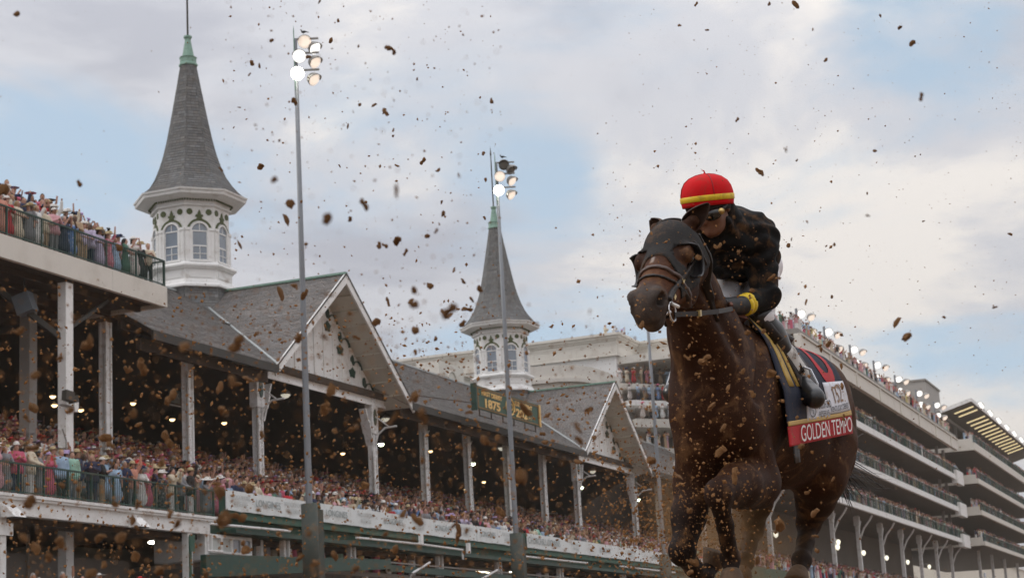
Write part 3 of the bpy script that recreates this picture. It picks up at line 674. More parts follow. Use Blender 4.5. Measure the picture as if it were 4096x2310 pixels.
pipe((840, 2092, 35.45), (1160, 2122, 35.45)); pipe((1425, 2148, 35.4), (1680, 2174, 35.4), (1850, 2197, 35.4), (1852, 2235, 35.4)); pipe((2092, 2222, 35.4), (2350, 2250, 35.4)); pipe((2480, 2262, 35.4), (2700, 2288, 35.4)); pipe((830, 2120, 35.5), (832, 2200, 35.5), (890, 2205, 35.3))
pipe((1640, 2310, 35.2), (1650, 2290, 35.0), (1720, 2247, 34.6)); pipe((1920, 2318, 35.2), (1990, 2277, 34.6))
for (px, py) in ((1686, 2155), (1875, 2190)):
    p = atY(px, py, 35.35); MB().box(p[0]-.12, p[0]+.12, 35.3, 35.45, p[2]-.25, p[2]+.25).build('meter_box', white, low)
pp = atY(1460, 2300, 36.5); MB().box(pp[0]-.12, pp[0]+.12, 36.4, 36.6, 0, 5.0).build('lower_post', whtcol, low)
for k_, (px, py) in enumerate(((1890, 2286), (1935, 2287), (2065, 2287))):
    p = atY(px, py, 38); t = thing('strip_light', ('left', 'middle', 'right')[k_]+' of the three glowing strip lights under the lower gallery beam', 'lamp', tuple(p), 'strip lights under the gallery'); MB().box(p[0]-.8, p[0]+.8, 38, 38.1, p[2]-.04, p[2]+.03).build('tube', mat('strip_lamp', (1, .86, .62), emit=8), t)
gp = thing('signpost', 'short green post with a square plate beside the balcony pillar', 'post', tuple(atY(768, 2200, 35)))
p = atY(768, 2170, 35); MB().box(p[0]-.16, p[0]+.16, 34.97, 35.03, p[2]-.3, p[2]+.3).build('plate', bgreen, gp); MB().box(p[0]-.05, p[0]+.05, 35.035, 35.12, 0, p[2]+.25).build('post', bgreen, gp)
# ------------------------------------------------------------------ floodlight masts
lensw = mat('lamp_lens_warm', (1, .80, .68), emit=.85, rough=.3); lenshot = mat('lamp_lens_hot', (1, .95, .80), emit=30, rough=.3); lensb = mat('lamp_lens_bright', (1, .95, .88), emit=1.5, rough=.3); lensoff = mat('lamp_lens_off', (.16, .16, .15), rough=.3)
shellm = mat('lamp_shell', (.30, .29, .27), rough=.5, var=.2, scale=5, metal=.2); sleeve = mat('sleeve_green', (.055, .065, .055), rough=.7, var=.25, scale=2, stain=(.16, .11, .06), stain_amt=.5)
def floodlamp(p, aim, r, lens, par):
    aim = np.asarray(aim, float); aim /= np.linalg.norm(aim); u = np.cross(aim, [0, 0, 1.]); u /= np.linalg.norm(u); v = np.cross(u, aim)
    def ringv(prof, nm, m, pr):
        mb = MB(); n = 14
        for rr, z in prof:
            for k in range(n):
                a = 2*math.pi*k/n; mb.V.append(tuple(p+aim*z+u*rr*math.cos(a)+v*rr*math.sin(a)))
        for i in range(len(prof)-1):
            for k in range(n): a, b = i*n+k, i*n+(k+1) % n; mb.F.append((a, b, b+n, a+n))
        mb.F.append(tuple(range(n))[::-1]); mb.F.append(tuple((len(prof)-1)*n+k for k in range(n)))
        return mb.build(nm, m, pr, True)
    l = ringv([(.08*r, -1.0*r), (.5*r, -.92*r), (.82*r, -.6*r), (.97*r, -.15*r), (1.0*r, .10*r)], 'lamp', shellm, par)
    ringv([(.94*r, .105*r), (.96*r, .13*r), (.5*r, .20*r), (.1*r, .23*r)], 'lens', lens, l)
    # visor along the upper rim
    mb = MB(); n = 9
    for i in range(n):
        a = math.pi*(.08+.84*i/(n-1)); q0 = p+aim*.1*r+u*math.cos(a)*1.02*r+v*math.sin(a)*1.02*r
        mb.V += [tuple(q0), tuple(q0+aim*.55*r*math.sin(a)+u*.05*r*math.cos(a))]
    for i in range(n-1): mb.F.append((2*i, 2*i+2, 2*i+3, 2*i+1))
    o = mb.build('visor', shellm, l, True); md = o.modifiers.new('s', 'SOLIDIFY'); md.thickness = .012
    return l
def mast(x, label, ztop, states, bird=False):
    t = thing('light_mast', label, 'light pole', (x, 28, 0), 'tall floodlight masts before the grandstand')
    MB().tube([(x, 28, 0), (x, 28, 6), (x, 28, 14), (x, 28, ztop)], [.125, .115, .095, .065], 12).build('pole', polem, t, True)
    MB().tube([(x, 28, 3.2), (x, 28, 6.1)], .27, 14).build('sleeve', sleeve, t, True); MB().box(x+.30, x+.78, 27.9, 28.35, 3.2, 5.95).build('sleeve_cabinet', sleeve, t)
    a = np.array([.37, -.93, 0]); toc = np.array([-.80, -.36, -.34])
    for r_, (dz, ds) in enumerate(((-.15, (.34, .66)), (-.66, (.14, .66)), (-1.28, (.06, .60)))):
        MB().beam((x, 28, ztop+dz+.12), np.array([x, 28, ztop+dz+.12])+a*.8, .06, .06).build('crossarm', shellm, t)
        for i, d_ in enumerate(ds):
            p = np.array([x, 28, ztop+dz-.03-.20*i])+a*d_+np.array([-.12, -.05, 0])*(1-i); aim = (toc*np.array([1, 1, 1.1]) if i == 0 else np.array([-.15, -.80, -.62]))
            floodlamp(p, aim, .235, states[2*r_+i], t)
    MB().tube([(x-.1, 28, ztop-1.9), (x-.1, 28, ztop+.25), (x-.1, 28, ztop+.45)], [.02, .02, .003], 5).build('spike', copper, t)
    if bird:
        bp_ = np.array([x, 28, ztop+.16])+a*.30; b = thing('bird', bird, 'bird', tuple(bp_)); s = SDF(bp_-.25, bp_+np.array([.25, .25, .4]), .012)
        s.ell(bp_+np.array([0, 0, .07]), (.05, .09, .045), .02); s.cone(bp_+np.array([0, .06, .09]), bp_+np.array([0, .10, .16]), .03, .022, .02); s.cone(bp_+np.array([0, -.08, .06]), bp_+np.array([0, -.20, .02]), .025, .012, .02); s.cone(bp_+np.array([0, .11, .165]), bp_+np.array([0, .155, .155]), .010, .003, .01)
        for q in (-.02, .02): s.cone(bp_+np.array([q, 0, .05]), bp_+np.array([q, 0, -.02]), .007, .006, .005)
        V, Fx = s.mesh(); sdf_obj('body', V, Fx, blackm, b)
mast(52.35, 'nearest floodlight mast, its lowest left lamp blazing, in front of the nearer gable', 22.15, (lensw, lensb, lensb, lensw, lenshot, lensw), 'black bird perched on top of the nearest floodlight mast')
mast(70.5, 'middle floodlight mast crossing the farther spire, upper lamps unlit', 22.25, (lensoff, lensoff, lensw, lensw, lenshot, lensw), 'black bird perched on top of the middle floodlight mast')
mast(91.35, 'farthest floodlight mast beside the horse, its lamps hidden behind the horse head', 22.3, (lensw, lensb, lensb, lensw, lensb, lensw))
# ------------------------------------------------------------------ derby sign on the eave
sg = thing('derby_sign', 'green and gold sign reading FIRST DERBY 1875 and 152ND DERBY 2026 on the eave', 'sign', (94.8, 37.7, 15.3))
sgreen = mat('sign_green', (.035, .085, .055), rough=.6, var=.12, scale=2); sgold = mat('sign_gold', (.78, .50, .17), rough=.5, var=.1); sbrown = mat('sign_edge', (.24, .13, .04), rough=.6, var=.2)
SX0, SX1, SZ0, SZ1 = 90.2, 99.85, 14.72, 16.02; SM = (SX0+SX1)/2
MB().box(SX0, SX1, 37.7, 37.78, SZ0, SZ1).build('sign_board', sgreen, sg)
MB().box(SX0-.12, SX0-.003, 37.66, 38.0, SZ0-.1, SZ1+.1).build('edge_trim', green, sg)
for (a, b, c, d) in ((SX0+.1, SX1-.1, SZ0+.05, SZ0+.11), (SX0+.1, SX1-.1, SZ1-.14, SZ1-.07), (SX0+.1, SX0+.2, SZ0+.115, SZ1-.145), (SX1-.34, SX1-.24, SZ0+.115, SZ1-.145)):
    MB().box(a, b, 37.67, 37.695, c, d).build('border', sbrown, sg)
MB().box(SX1-.2, SX1, 37.64, 37.698, SZ0, SZ1).build('edge_trim', sgold, sg)
for (x, l1, l2) in ((SX0+2.15, 'FIRST DERBY', '1875'), (SX1-2.72, '152   DERBY', '2026')):
    wall_text('lettering', l1, (x, 37.68, 15.66), (1, 0, 0), (0, 0, 1), .36, sgold, sg, .012, 1.45, .010); wall_text('lettering', l2, (x, 37.68, 15.12), (1, 0, 0), (0, 0, 1), .66, sgold, sg, .012, 1.85, .022)
wall_text('lettering', 'ND', (SX1-3.12, 37.68, 15.72), (1, 0, 0), (0, 0, 1), .16, sgold, sg, .012, 1.2)
rg = MB(); pts = [(SM+.62*math.cos(a), 37.66, 15.36+.46*math.sin(a)) for a in [2*math.pi*i/24 for i in range(25)]]; rg.tube(pts, .05, 6); rg.build('emblem_ring', sgold, sg)
wall_text('emblem', 'CD', (SM, 37.68, 15.36), (1, 0, 0), (0, 0, 1), .55, sgold, sg, .012, 1.3)
for k in range(6):
    x = SX0+.6+k*1.7; MB().box(x-.03, x+.03, 37.8, 37.86, SZ0-.35, SZ0+.5).build('stand_leg', dkbrown, sg)
for k in range(3):
    x = SX0+.2+k*3.3; MB().box(x, x+1.9, 37.62, 37.67, SZ0-.40, SZ0-.36).build('foot_rail', dkbrown, sg)
MB().beam((SX0-.1, 37.8, 15.0), (SX0-1.6, 40.6, 15.55), .04, .04).build('stay', dkbrown, sg)
# ------------------------------------------------------------------ cream clubhouse behind
club = thing('clubhouse', 'cream panelled clubhouse block with stepped balconies behind the farther gable', 'building', (186, 60, 0))
def R_(Y): return Y
cx0, cy0 = 183.6, 60.0
def wallseg(a, b, z0, z1, th, m, nm, par=club, nrm=None):
    a, b = np.array([*a, 0.]), np.array([*b, 0.]); d = (b-a)/np.linalg.norm(b-a); n = np.array([d[1], -d[0], 0]) if nrm is None else np.asarray(nrm, float)
    P4 = [a, b, b-n*th, a-n*th]; return MB().hexa([tuple(p+np.array([0, 0, z0])) for p in P4]+[tuple(p+np.array([0, 0, z1])) for p in P4]).build(nm, m, par)
# parapet: left run, return, front run
segs = [((183.6, 95.0), (183.6, 60.004)), ((183.604, 60.0), (191.0, 60.0)), ((191.006, 59.99), (191.006, 44.0))]
for i, (a, b) in enumerate(segs):
    d = np.array(b)-np.array(a); d = d/np.linalg.norm(d); e = np.array([d[1], -d[0]]); E = .02*i
    wallseg(a, b, 33.9+E, 36.0, .5, cream, 'parapet')
    for (z0, z1, o) in ((35.55, 35.75, .16), (35.75, 36.05, .34), (36.05, 36.32, .58), (33.86, 34.02, .08), (35.2, 35.28, .05)):
        wallseg(tuple(np.array(a)+e*o-d*.0), tuple(np.array(b)+e*o+d*(o if i == 0 else -.0)), z0+E, z1+E, .6, cream, 'cornice')
    L_ = np.linalg.norm(np.array(b)-np.array(a)); n = max(1, round(L_/5.2))
    for k in range(n):
        p, q = np.array(a)+d*L_*(k+.06)/n, np.array(a)+d*L_*(k+.94)/n
        for (z0, z1) in ((34.2, 34.26), (35.0, 35.06)): wallseg(tuple(p+e*.03), tuple(q+e*.03), z0, z1, .05, cream, 'panel_moulding')
        for u_ in (p, q): wallseg(tuple(u_+e*.03-d*.03), tuple(u_+e*.03+d*.03), 34.265, 34.995, .05, cream, 'panel_moulding')
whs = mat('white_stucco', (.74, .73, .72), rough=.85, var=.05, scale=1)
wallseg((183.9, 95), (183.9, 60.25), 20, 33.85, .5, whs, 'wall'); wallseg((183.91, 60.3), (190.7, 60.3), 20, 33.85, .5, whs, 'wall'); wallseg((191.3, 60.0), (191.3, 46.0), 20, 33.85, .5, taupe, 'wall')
MB().box(184.4, 260, 46.0, 95, 33.0, 33.8).build('roof_slab', cream, club)
# curved lower parapet
arcp = []
for (px, py) in ((2060, 1470), (2151, 1465), (2230, 1458), (2300, 1458), (2370, 1468), (2430, 1488), (2478, 1513)): arcp.append((px, py))
for j, (dz0, dz1, o) in enumerate(((-1.35, 0, 0), (-1.75, -1.36, .25), (-2.9, -1.76, -.1))):
    mb = MB(); top = [atY(x, y, 62-i*.6) for i, (x, y) in enumerate(arcp)]
    for p, q in zip(top[:-1], top[1:]): mb.hexa([tuple(p+np.array([-o, -o, dz0])), tuple(q+np.array([-o, -o, dz0])), tuple(q+np.array([1, 1.2, dz0])), tuple(p+np.array([1, 1.2, dz0])), tuple(p+np.array([-o, -o, dz1])), tuple(q+np.array([-o, -o, dz1])), tuple(q+np.array([1, 1.2, dz1])), tuple(p+np.array([1, 1.2, dz1]))])
    mb.build(('curved_parapet', 'curved_moulding', 'curved_wall')[j], cream, club)
p = atY(2290, 1600, 66); MB().box(p[0]-16, p[0]+9, 66, 66.6, p[2]-4, p[2]+1.0).build('awning', mat('awning_green', (.04, .15, .12), rough=.6), club)
# low cream wing left of the farther spire
p0, p1 = atY(1735, 1480, 75), atY(1900, 1465, 75)
lw = MB(); lw.box(p0[0], p0[0]+6.5, 74.4, 77, p0[2]-4.5, p0[2]+1.0); lw.box(p0[0]+6.6, p1[0]+14, 75, 77, p0[2]-4.0, p0[2]+.3); lw.build('wing_parapet', cream, club)
MB().box(p0[0]+6.6, p1[0]+14, 74.6, 75.0, p0[2]+.32, p0[2]+.6).build('wing_cornice', cream, club)
mb = MB(); c = np.array([p0[0]+3.2, 74.36, p0[2]-.9]); mb.tube([c+np.array([1.15*math.cos(a), 0, 1.15*math.sin(a)]) for a in [math.pi*(-.25+1.5*i/14) for i in range(15)]], .10, 6); mb.build('arch_moulding', cream, club)
MB().box(p0[0]+5, p1[0]+16, 77.2, 79, p0[2]-6, p0[2]-1.2).build('wing_awning', green, club)
# stepped balconies at the angle (each tier: slab, fascia)
bd = np.array([4.7, -4.0, 0]); bd /= np.linalg.norm(bd); bn = np.array([bd[1], -bd[0], 0])
BT = []
for i, (px, py, s_) in enumerate(((2476, 1531, 0.), (2520, 1598, 2.4), (2545, 1672, 4.6), (2590, 1790, 6.5))):
    o = atY(px, py, 59.5-i*1.2); BT.append(o); z = o[2]; n_ = np.array([-.648, -.762, 0]); e_ = o+bd*17
    q4 = [o, e_, e_-n_*8, o-n_*8]
    MB().hexa([tuple(p+np.array([0, 0, -.55-.35*(i > 1)])) for p in q4]+[tuple(p) for p in q4]).build('balcony_slab', cream if i != 1 else white, club)
    if i < 3: railing(('top', 'second', 'third')[i]+' black balcony railing of the cream clubhouse beside the horse neck', tuple(o+np.array([.05, 0, .01])), tuple(e_+np.array([0, 0, .01])), 1.05, 'clubhouse balcony railings', 1.9, .16, m=blackm, w=.035)
    else: MB().hexa([tuple(p+np.array([0, 0, -2.6])) for p in q4]+[tuple(p+np.array([0, 0, -.56-.36])) for p in q4]).build('balcony_wall', cream, club)
back = BT[0]+bd*2-np.array([-.648, -.762, 0])*5
# ------------------------------------------------------------------ long four-tier stand at right
rs = thing('tiered_stand', 'long modern stand at right with four white-edged crowded tiers', 'grandstand', (200, 36, 0))
RX0, RX1 = 150.0, 266.0
TIERS = [(15.42, 16.0), (19.78, 20.45), (24.35, 25.05)]
def fasc(x0, x1, y, z0, z1, nm, m=cream, step=13.3):
    x = x0
    while x < x1-.5:
        b = min(x1, x+step); MB().box(x+.006, b-.006, y, y+.3, z0, z1).build(nm, m, rs); x = b
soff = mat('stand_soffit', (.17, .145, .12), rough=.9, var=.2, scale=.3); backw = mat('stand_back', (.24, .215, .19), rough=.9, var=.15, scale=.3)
for i, (z0, z1) in enumerate(TIERS):
    fasc(RX0 if i == 0 else 164., RX1, 36, z0, z1, 'fascia', white)
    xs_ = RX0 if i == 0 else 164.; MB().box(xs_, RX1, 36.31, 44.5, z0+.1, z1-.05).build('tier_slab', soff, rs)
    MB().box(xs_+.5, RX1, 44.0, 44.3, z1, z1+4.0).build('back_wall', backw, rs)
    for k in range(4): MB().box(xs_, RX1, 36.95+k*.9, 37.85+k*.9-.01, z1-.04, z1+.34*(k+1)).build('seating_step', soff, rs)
    railing(('lowest', 'second', 'third')[i]+' tier dark green railing of the long stand at right', (xs_, 36.12, z1), (RX1-.2, 36.12, z1), 1.1, 'railings of the tiered stand', 3.3, .20, w=.07)
    MB().box(RX1-6.3, RX1-.0, 35.7, 36.5, z0-.55, z1+.65).build('end_block', white, rs)
    for sx in (-10, -4): MB().box(RX1+sx, RX1+sx+.4, 37.5, 37.9, z1, z1+3.8).build('post', greyc, rs)
# top tier with heavy panelled fascia
x = 166.
while x < RX1-1:
    b = min(RX1, x+13.3); MB().box(x+.3, b-.3, 36.0, 36.5, 28.95, 30.4).build('fascia_panel', cream, rs); MB().box(x-.3, x+.29, 35.88, 36.5, 28.85, 30.45).build('fascia_pier', cream, rs); x = b
MB().box(166., RX1, 35.85, 36.6, 30.46, 30.62).build('coping', cream, rs); MB().box(166., RX1, 36.15, 37.4, 30.63, 31.15).build('upper_kerb', greyc, rs)
MB().box(166., RX1, 36.51, 45, 29.5, 30.45).build('top_slab', soff, rs)
for k in range(3): MB().box(166., RX1, 37.5+k*1.0, 38.5+k*1.0-.01, 30.5, 31.16+.10*k).build('standing_step', greyc, rs)
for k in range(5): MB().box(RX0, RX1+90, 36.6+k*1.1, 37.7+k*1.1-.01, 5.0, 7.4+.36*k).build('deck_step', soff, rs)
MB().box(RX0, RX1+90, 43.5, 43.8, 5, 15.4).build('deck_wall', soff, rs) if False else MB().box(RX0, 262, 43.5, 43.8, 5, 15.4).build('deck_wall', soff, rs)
for x in [155.8-13.25*2+13.25*k for k in range(11)]:
    c_ = MB().box(x-.22, x+.22, 37.8, 38.2, 7, 15.4).build('column', whtcol, rs); MB().box(x-.34, x+.34, 37.7, 38.3, 14.3, 15.3).build('capital', whtcol, c_)
    MB().tube([(x, 37.8, 12.9), (x, 37.3, 14.0), (x, 36.6, 14.8), (x, 36.3, 15.3)], .10, 6).build('arm_bracket', whtcol, c_); MB().tube([(x+.2, 38, 12.9), (x+.9, 38, 14.0), (x+2.0, 38, 14.9)], .10, 6).build('arm_bracket', whtcol, c_)
# next section, a little nearer the track
nx0 = 268.0
for i, (z0, z1) in enumerate(TIERS+[(29.2, 30.3)]):
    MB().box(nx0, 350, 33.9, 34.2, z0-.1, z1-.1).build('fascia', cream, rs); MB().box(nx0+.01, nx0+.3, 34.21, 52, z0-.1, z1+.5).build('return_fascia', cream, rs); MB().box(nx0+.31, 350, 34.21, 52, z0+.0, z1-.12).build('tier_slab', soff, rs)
    railing(('lowest', 'second', 'third', 'top')[i]+' tier railing of the far section beyond the end blocks at right', (nx0, 34.02, z1-.1), (350, 34.02, z1-.1), 1.1, 'railings of the tiered stand', 4, .22, w=.07)
    if i < 3: MB().box(nx0, 350, 42.0, 42.3, z1, z1+4.3).build('back_wall', backw, rs)
for x in (281, 296, 312, 330): MB().box(x-.25, x+.25, 36.5, 36.9, 6, 15.3).build('column', whtcol, rs)
# block and canopy at the far end
bk = thing('penthouse_block', 'grey plain block rising behind the top tier at the far right', 'building', (262, 45, 30))
pA, pB = atY(3745, 1557, 45), atY(3790, 1620, 43)
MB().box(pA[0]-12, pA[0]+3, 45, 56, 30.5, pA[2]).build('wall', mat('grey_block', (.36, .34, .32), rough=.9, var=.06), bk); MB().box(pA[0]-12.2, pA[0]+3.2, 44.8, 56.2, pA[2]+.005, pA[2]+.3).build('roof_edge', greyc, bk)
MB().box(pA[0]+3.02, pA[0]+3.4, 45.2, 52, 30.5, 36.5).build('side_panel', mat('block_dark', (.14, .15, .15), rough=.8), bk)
ca = thing('canopy', 'wide tilted stand canopy with rows of glowing strip lights at far right', 'canopy', (268, 37, 35))
F0 = np.array([270.0, 34.0, 36.5]); K0 = np.array([270.0, 38.6, 35.2]); Lx = np.array([85.0, 0, 0])
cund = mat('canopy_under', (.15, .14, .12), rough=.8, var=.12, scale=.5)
back0 = K0+np.array([0, 7.0, -2.0])
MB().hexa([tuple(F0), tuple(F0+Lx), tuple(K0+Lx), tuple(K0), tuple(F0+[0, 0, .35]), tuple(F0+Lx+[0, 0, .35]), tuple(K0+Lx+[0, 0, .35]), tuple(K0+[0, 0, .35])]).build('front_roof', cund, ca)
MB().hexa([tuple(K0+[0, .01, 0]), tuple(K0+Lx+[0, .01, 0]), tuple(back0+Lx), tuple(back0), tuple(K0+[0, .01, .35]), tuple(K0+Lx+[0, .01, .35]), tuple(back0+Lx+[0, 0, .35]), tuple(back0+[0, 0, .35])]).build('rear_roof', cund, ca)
MB().beam(K0+[0, 0, -.25], K0+Lx+[0, 0, -.25], .4, .45).build('beam', greyc, ca); MB().beam(F0+[0, -.05, .2], F0+Lx+[0, -.05, .2], .12, .5).build('front_edge', white, ca); MB().beam(F0+[-.05, 0, .2], K0+[-.05, 0, .2], .1, .5).build('side_edge', white, ca)
for k in range(7): MB().box(K0[0]+3+k*11-.2, K0[0]+3+k*11+.2, K0[1]-.2, K0[1]+.2, 30, 34.7).build('post', greyc, ca)
stripm = mat('warm_strip', (1, .76, .42), emit=.85, rough=.5)
for k in range(16):
    if k == 2: continue
    f = np.array([F0[0]+5+k*4.3, 0, 0]); a = F0*.92+K0*.08; b = F0*.30+K0*.70; MB().beam((f[0], a[1], a[2]-.08), (f[0], b[1], b[2]-.08), .75, .08).build('strip_light', stripm, ca)
for k in range(6):
    p = F0+np.array([9+k*10.5, -.1, .55]); 
    for j in range(3): floodlamp(p+np.array([j*.9, 0, -.05*j]), (-.75, -.5, -.35), .42, lensb, ca)
# small rooftop floodlight poles
for k, (x, zt) in enumerate(((187.5, 34.9), (201.0, 35.0), (215.1, 35.2), (229.3, 35.35), (245.2, 35.5), (260.3, 35.7), (174.6, 34.7), (160.8, 34.6))):
    if k == 7: continue
    nm = ('second', 'third', 'fourth', 'fifth', 'sixth', 'farthest', 'nearest')[k]
    t = thing('rooftop_light_pole', nm+' of the lit floodlight poles along the top tier, counted from the horse outward', 'light pole', (x, 38, 31), 'floodlight poles on the top tier')
    MB().tube([(x, 38, 30.6), (x, 38, zt)], .13, 8).build('pole', polem, t)
    for r_ in (0, 1):
        for i in (0, 1):
            floodlamp(np.array([x+.25+.9*i, 37.6-.8*i, zt-.55-1.5*r_-.3*i]), (-.80, -.35, -.42) if i == 0 else (-.45, -.65, -.65), .44, lensb if i == 0 else lensw, t)
# pale far building seen under the stand
fb = thing('far_pavilion', 'pale building seen through the open end under the stand at lower right', 'building', (400, 60, 0))
p0, p1 = atY(3735, 2290, 60), atY(4050, 2268, 60)
MB().box(p0[0], p1[0]+40, 60, 70, 0, max(p0[2], p1[2])).build('wall', mat('sunlit_cream', (.72, .66, .56), rough=.8, var=.05), fb); MB().box(p0[0]-1, p1[0]+41, 59.5, 70.5, max(p0[2], p1[2])+.01, max(p0[2], p1[2])+.8).build('roof', white, fb)
p = atY(3940, 2298, 59.9); MB().box(p[0]-1.5, p[0]+1.5, 59.85, 59.99, p[2]-.6, p[2]+.6).build('window', glass, fb)
# under-stand wall lamps
for (px, py, wh) in ((3103, 2135, 'between the horse legs'), (3353, 2166, 'upper of two on the first column right of the horse'), (3351, 2186, 'lower of two on the first column right of the horse'), (3455, 2209, 'on the second column right of the horse'), (3547, 2229, 'on the third column right of the horse'), (3631, 2246, 'on the fourth column right of the horse'), (3717, 2264, 'on the fifth column right of the horse')):
    p = atY(px, py, 37.6); t = thing('wall_lamp', 'small glowing lamp '+wh, 'lamp', tuple(p), 'column lamps under the tiered stand')
    MB().ring(p, [(.04, -.3), (.18, -.15), (.22, .08), (.12, .25)], 10).build('globe', mat('globe_lamp', (1, .90, .72), emit=1.3), t, True); MB().beam(p+np.array([0, .1, .3]), p+np.array([0, .5, .4]), .08, .08).build('bracket', whtcol, t)
# ------------------------------------------------------------------ spectators
def pose_arms(kind):
    """per side: elbow and hand relative to the shoulder height; figure faces -y"""
    sh = [np.array([.19*q, 0, 1.40]) for q in (1, -1)]
    if kind == 'down': eh = [([.25, .02, 1.12], [.24, -.06, .86]), ([-.25, .02, 1.12], [-.24, -.06, .86])]
    if kind == 'phone': eh = [([.22, -.20, 1.24], [.07, -.34, 1.56]), ([-.22, -.20, 1.24], [-.07, -.34, 1.56])]
    if kind == 'raise': eh = [([.28, -.08, 1.62], [.26, -.14, 1.90]), ([-.25, .0, 1.13], [-.16, -.20, 1.02])]
    if kind == 'lean': eh = [([.27, -.10, 1.16], [.16, -.34, 1.04]), ([-.27, -.10, 1.16], [-.16, -.34, 1.04])]
    if kind == 'clap': eh = [([.24, -.10, 1.16], [.04, -.30, 1.24]), ([-.24, -.10, 1.16], [-.04, -.30, 1.24])]
    return [(s, np.array(e), np.array(h)) for s, (e, h) in zip(sh, eh)]
def psdf(h): return SDF((-.5, -.55, -.05), (.5, .4, 2.05), h)
def p_head(s): s.ell((0, -.01, 1.60), (.078, .098, .115), .02).cone((0, -.10, 1.59), (0, -.115, 1.565), .016, .018, .015).ell((0, -.07, 1.52), (.045, .04, .04), .02).cone((0, 0, 1.42), (0, 0, 1.54), .058, .052, .03)
def p_torso(s, g=0., fem=False):
    s.ell((0, .0, 1.28), (.185+g, .115+g, .20+g), .06); s.ell((0, 0, 1.06), (.135+g if fem else .155+g, .10+g, .16+g), .06); s.ell((0, .01, .92), (.170+g, .12+g, .13+g), .06)
    if fem: s.ell((0, -.085, 1.28), (.12+g, .06+g, .07+g), .04)
def p_arms(s, kind, g=0., upto=1.):
    for sh, el, ha in pose_arms(kind):
        s.cone(sh, el, .058+g, .046+g, .03); s.cone(el, el+(ha-el)*upto, .044+g, .032+g, .02)
        if upto == 1 and g == 0: s.ell(ha+(ha-el)*.18, (.038, .038, .05), .015)
def p_legs(s, g=0., a=.04):
    for q in (1, -1): s.cone((.09*q, .01, .90), (.10*q, 0, .48), .085+g, .062+g, .04); s.cone((.10*q, 0, .48), (.10*q, .02, a), .060+g, .042+g, .03)
def p_feet(s):
    for q in (1, -1): s.cone((.10*q, .03, .045), (.11*q, -.13, .035), .042, .036, .02)
def mk(nm, fn, h=.024, it=1):
    s = psdf(h); fn(s); V, Fx = s.mesh(); V = smooth_mesh(V, Fx, it, .4)
    me = bpy.data.meshes.new(nm); me.from_pydata(V.tolist(), [], Fx.tolist()); me.polygons.foreach_set('use_smooth', [True]*len(me.polygons)); me.materials.append(None); me.update(); return me
PM = {}
for kd in ('down', 'phone', 'raise', 'lean', 'clap'):
    PM['body', kd] = mk('person_body', lambda s: (p_head(s), p_torso(s), p_arms(s, kd), p_legs(s), p_feet(s)))
    PM['shirt', kd] = mk('shirt', lambda s: (p_torso(s, .014), p_arms(s, kd, .012, .35), s.cone((0, .0, 1.40), (0, 0, 1.46), .075, .066, .02)))
    PM['jacket', kd] = mk('jacket', lambda s: (p_torso(s, .030), p_arms(s, kd, .020, .9), s.cone((-.13, 0, .86), (.13, 0, .86), .13, .13, .04), s.cone((0, -.16, 1.38), (0, -.19, 1.05), .040, .02, .02, 'd')))
    PM['dress', kd] = mk('dress', lambda s: (p_torso(s, .014, True), p_arms(s, kd, .012, -.9 if kd in 'downlean' else .0), s.cone((0, 0, .98), (0, 0, .52), .165, .27, .05, sq=((0, 1, 0), .8)), s.cone((0, 0, .52), (0, 0, .46), .27, .275, .02, sq=((0, 1, 0), .8))))
PM['trousers'] = mk('trousers', lambda s: (s.ell((0, .01, .92), (.178, .128, .11), .05), p_legs(s, .016, .09)))
PM['hair_short'] = mk('hair', lambda s: (s.ell((0, .012, 1.63), (.088, .105, .105), .02), s.ell((0, -.10, 1.58), (.10, .07, .09), .02, op='d')), .016)
PM['hair_long'] = mk('hair', lambda s: (s.ell((0, .015, 1.62), (.094, .108, .112), .03), s.cone((0, .06, 1.58), (0, .085, 1.30), .09, .075, .04), s.ell((0, -.11, 1.57), (.085, .08, .11), .02, op='d')), .018)
PM['fedora'] = mk('hat', lambda s: (s.ell((0, .0, 1.672), (.175, .19, .014), .01), s.ell((0, .0, 1.72), (.096, .112, .075), .02)), .016)
PM['wide_hat'] = mk('hat', lambda s: (s.ell((0, .02, 1.685), (.30, .29, .022), .02, M=[[1, 0, .12], [0, 1, .16], [-.12, -.16, 1]]), s.ell((0, .01, 1.72), (.105, .115, .075), .02), s.ell((.12, -.05, 1.75), (.07, .06, .05), .02), s.ell((.06, -.09, 1.76), (.05, .05, .045), .02)), .018)
PM['fascinator'] = mk('hat', lambda s: [s.ell((.05+.035*math.sin(k*2.4), -.02+.03*math.cos(k*1.7), 1.74+.035*(k % 4)), (.045, .045, .03), .01) for k in range(9)]+[s.cone((.05, 0, 1.74), (.15, .06, 1.92), .012, .008, .01), s.cone((.05, 0, 1.74), (-.06, .05, 1.92), .012, .008, .01)], .016)
PM['cap'] = mk('hat', lambda s: (s.ell((0, .0, 1.66), (.095, .112, .075), .01), s.ell((0, -.13, 1.65), (.075, .085, .012), .015)), .015)
PM['phone'] = mk('phone', lambda s: s.ell((0, -.38, 1.60), (.075, .012, .045), .005), .012, 0)
CL = {'navy': (.018, .026, .065), 'black': (.012, .012, .013), 'white': (.68, .67, .65), 'cream': (.58, .50, .38), 'pink': (.62, .33, .36), 'rose': (.50, .10, .16), 'red': (.45, .025, .035), 'pale blue': (.32, .44, .58), 'grey': (.20, .20, .21), 'mint': (.30, .50, .40), 'coral': (.55, .25, .18), 'lilac': (.46, .40, .53), 'tan': (.38, .27, .17), 'yellow': (.60, .50, .22), 'green': (.06, .15, .10), 'teal': (.04, .18, .22), 'floral pink': (.55, .16, .22), 'floral blue': (.10, .20, .42), 'patterned black': (.015, .015, .016), 'floral white': (.62, .60, .56)}
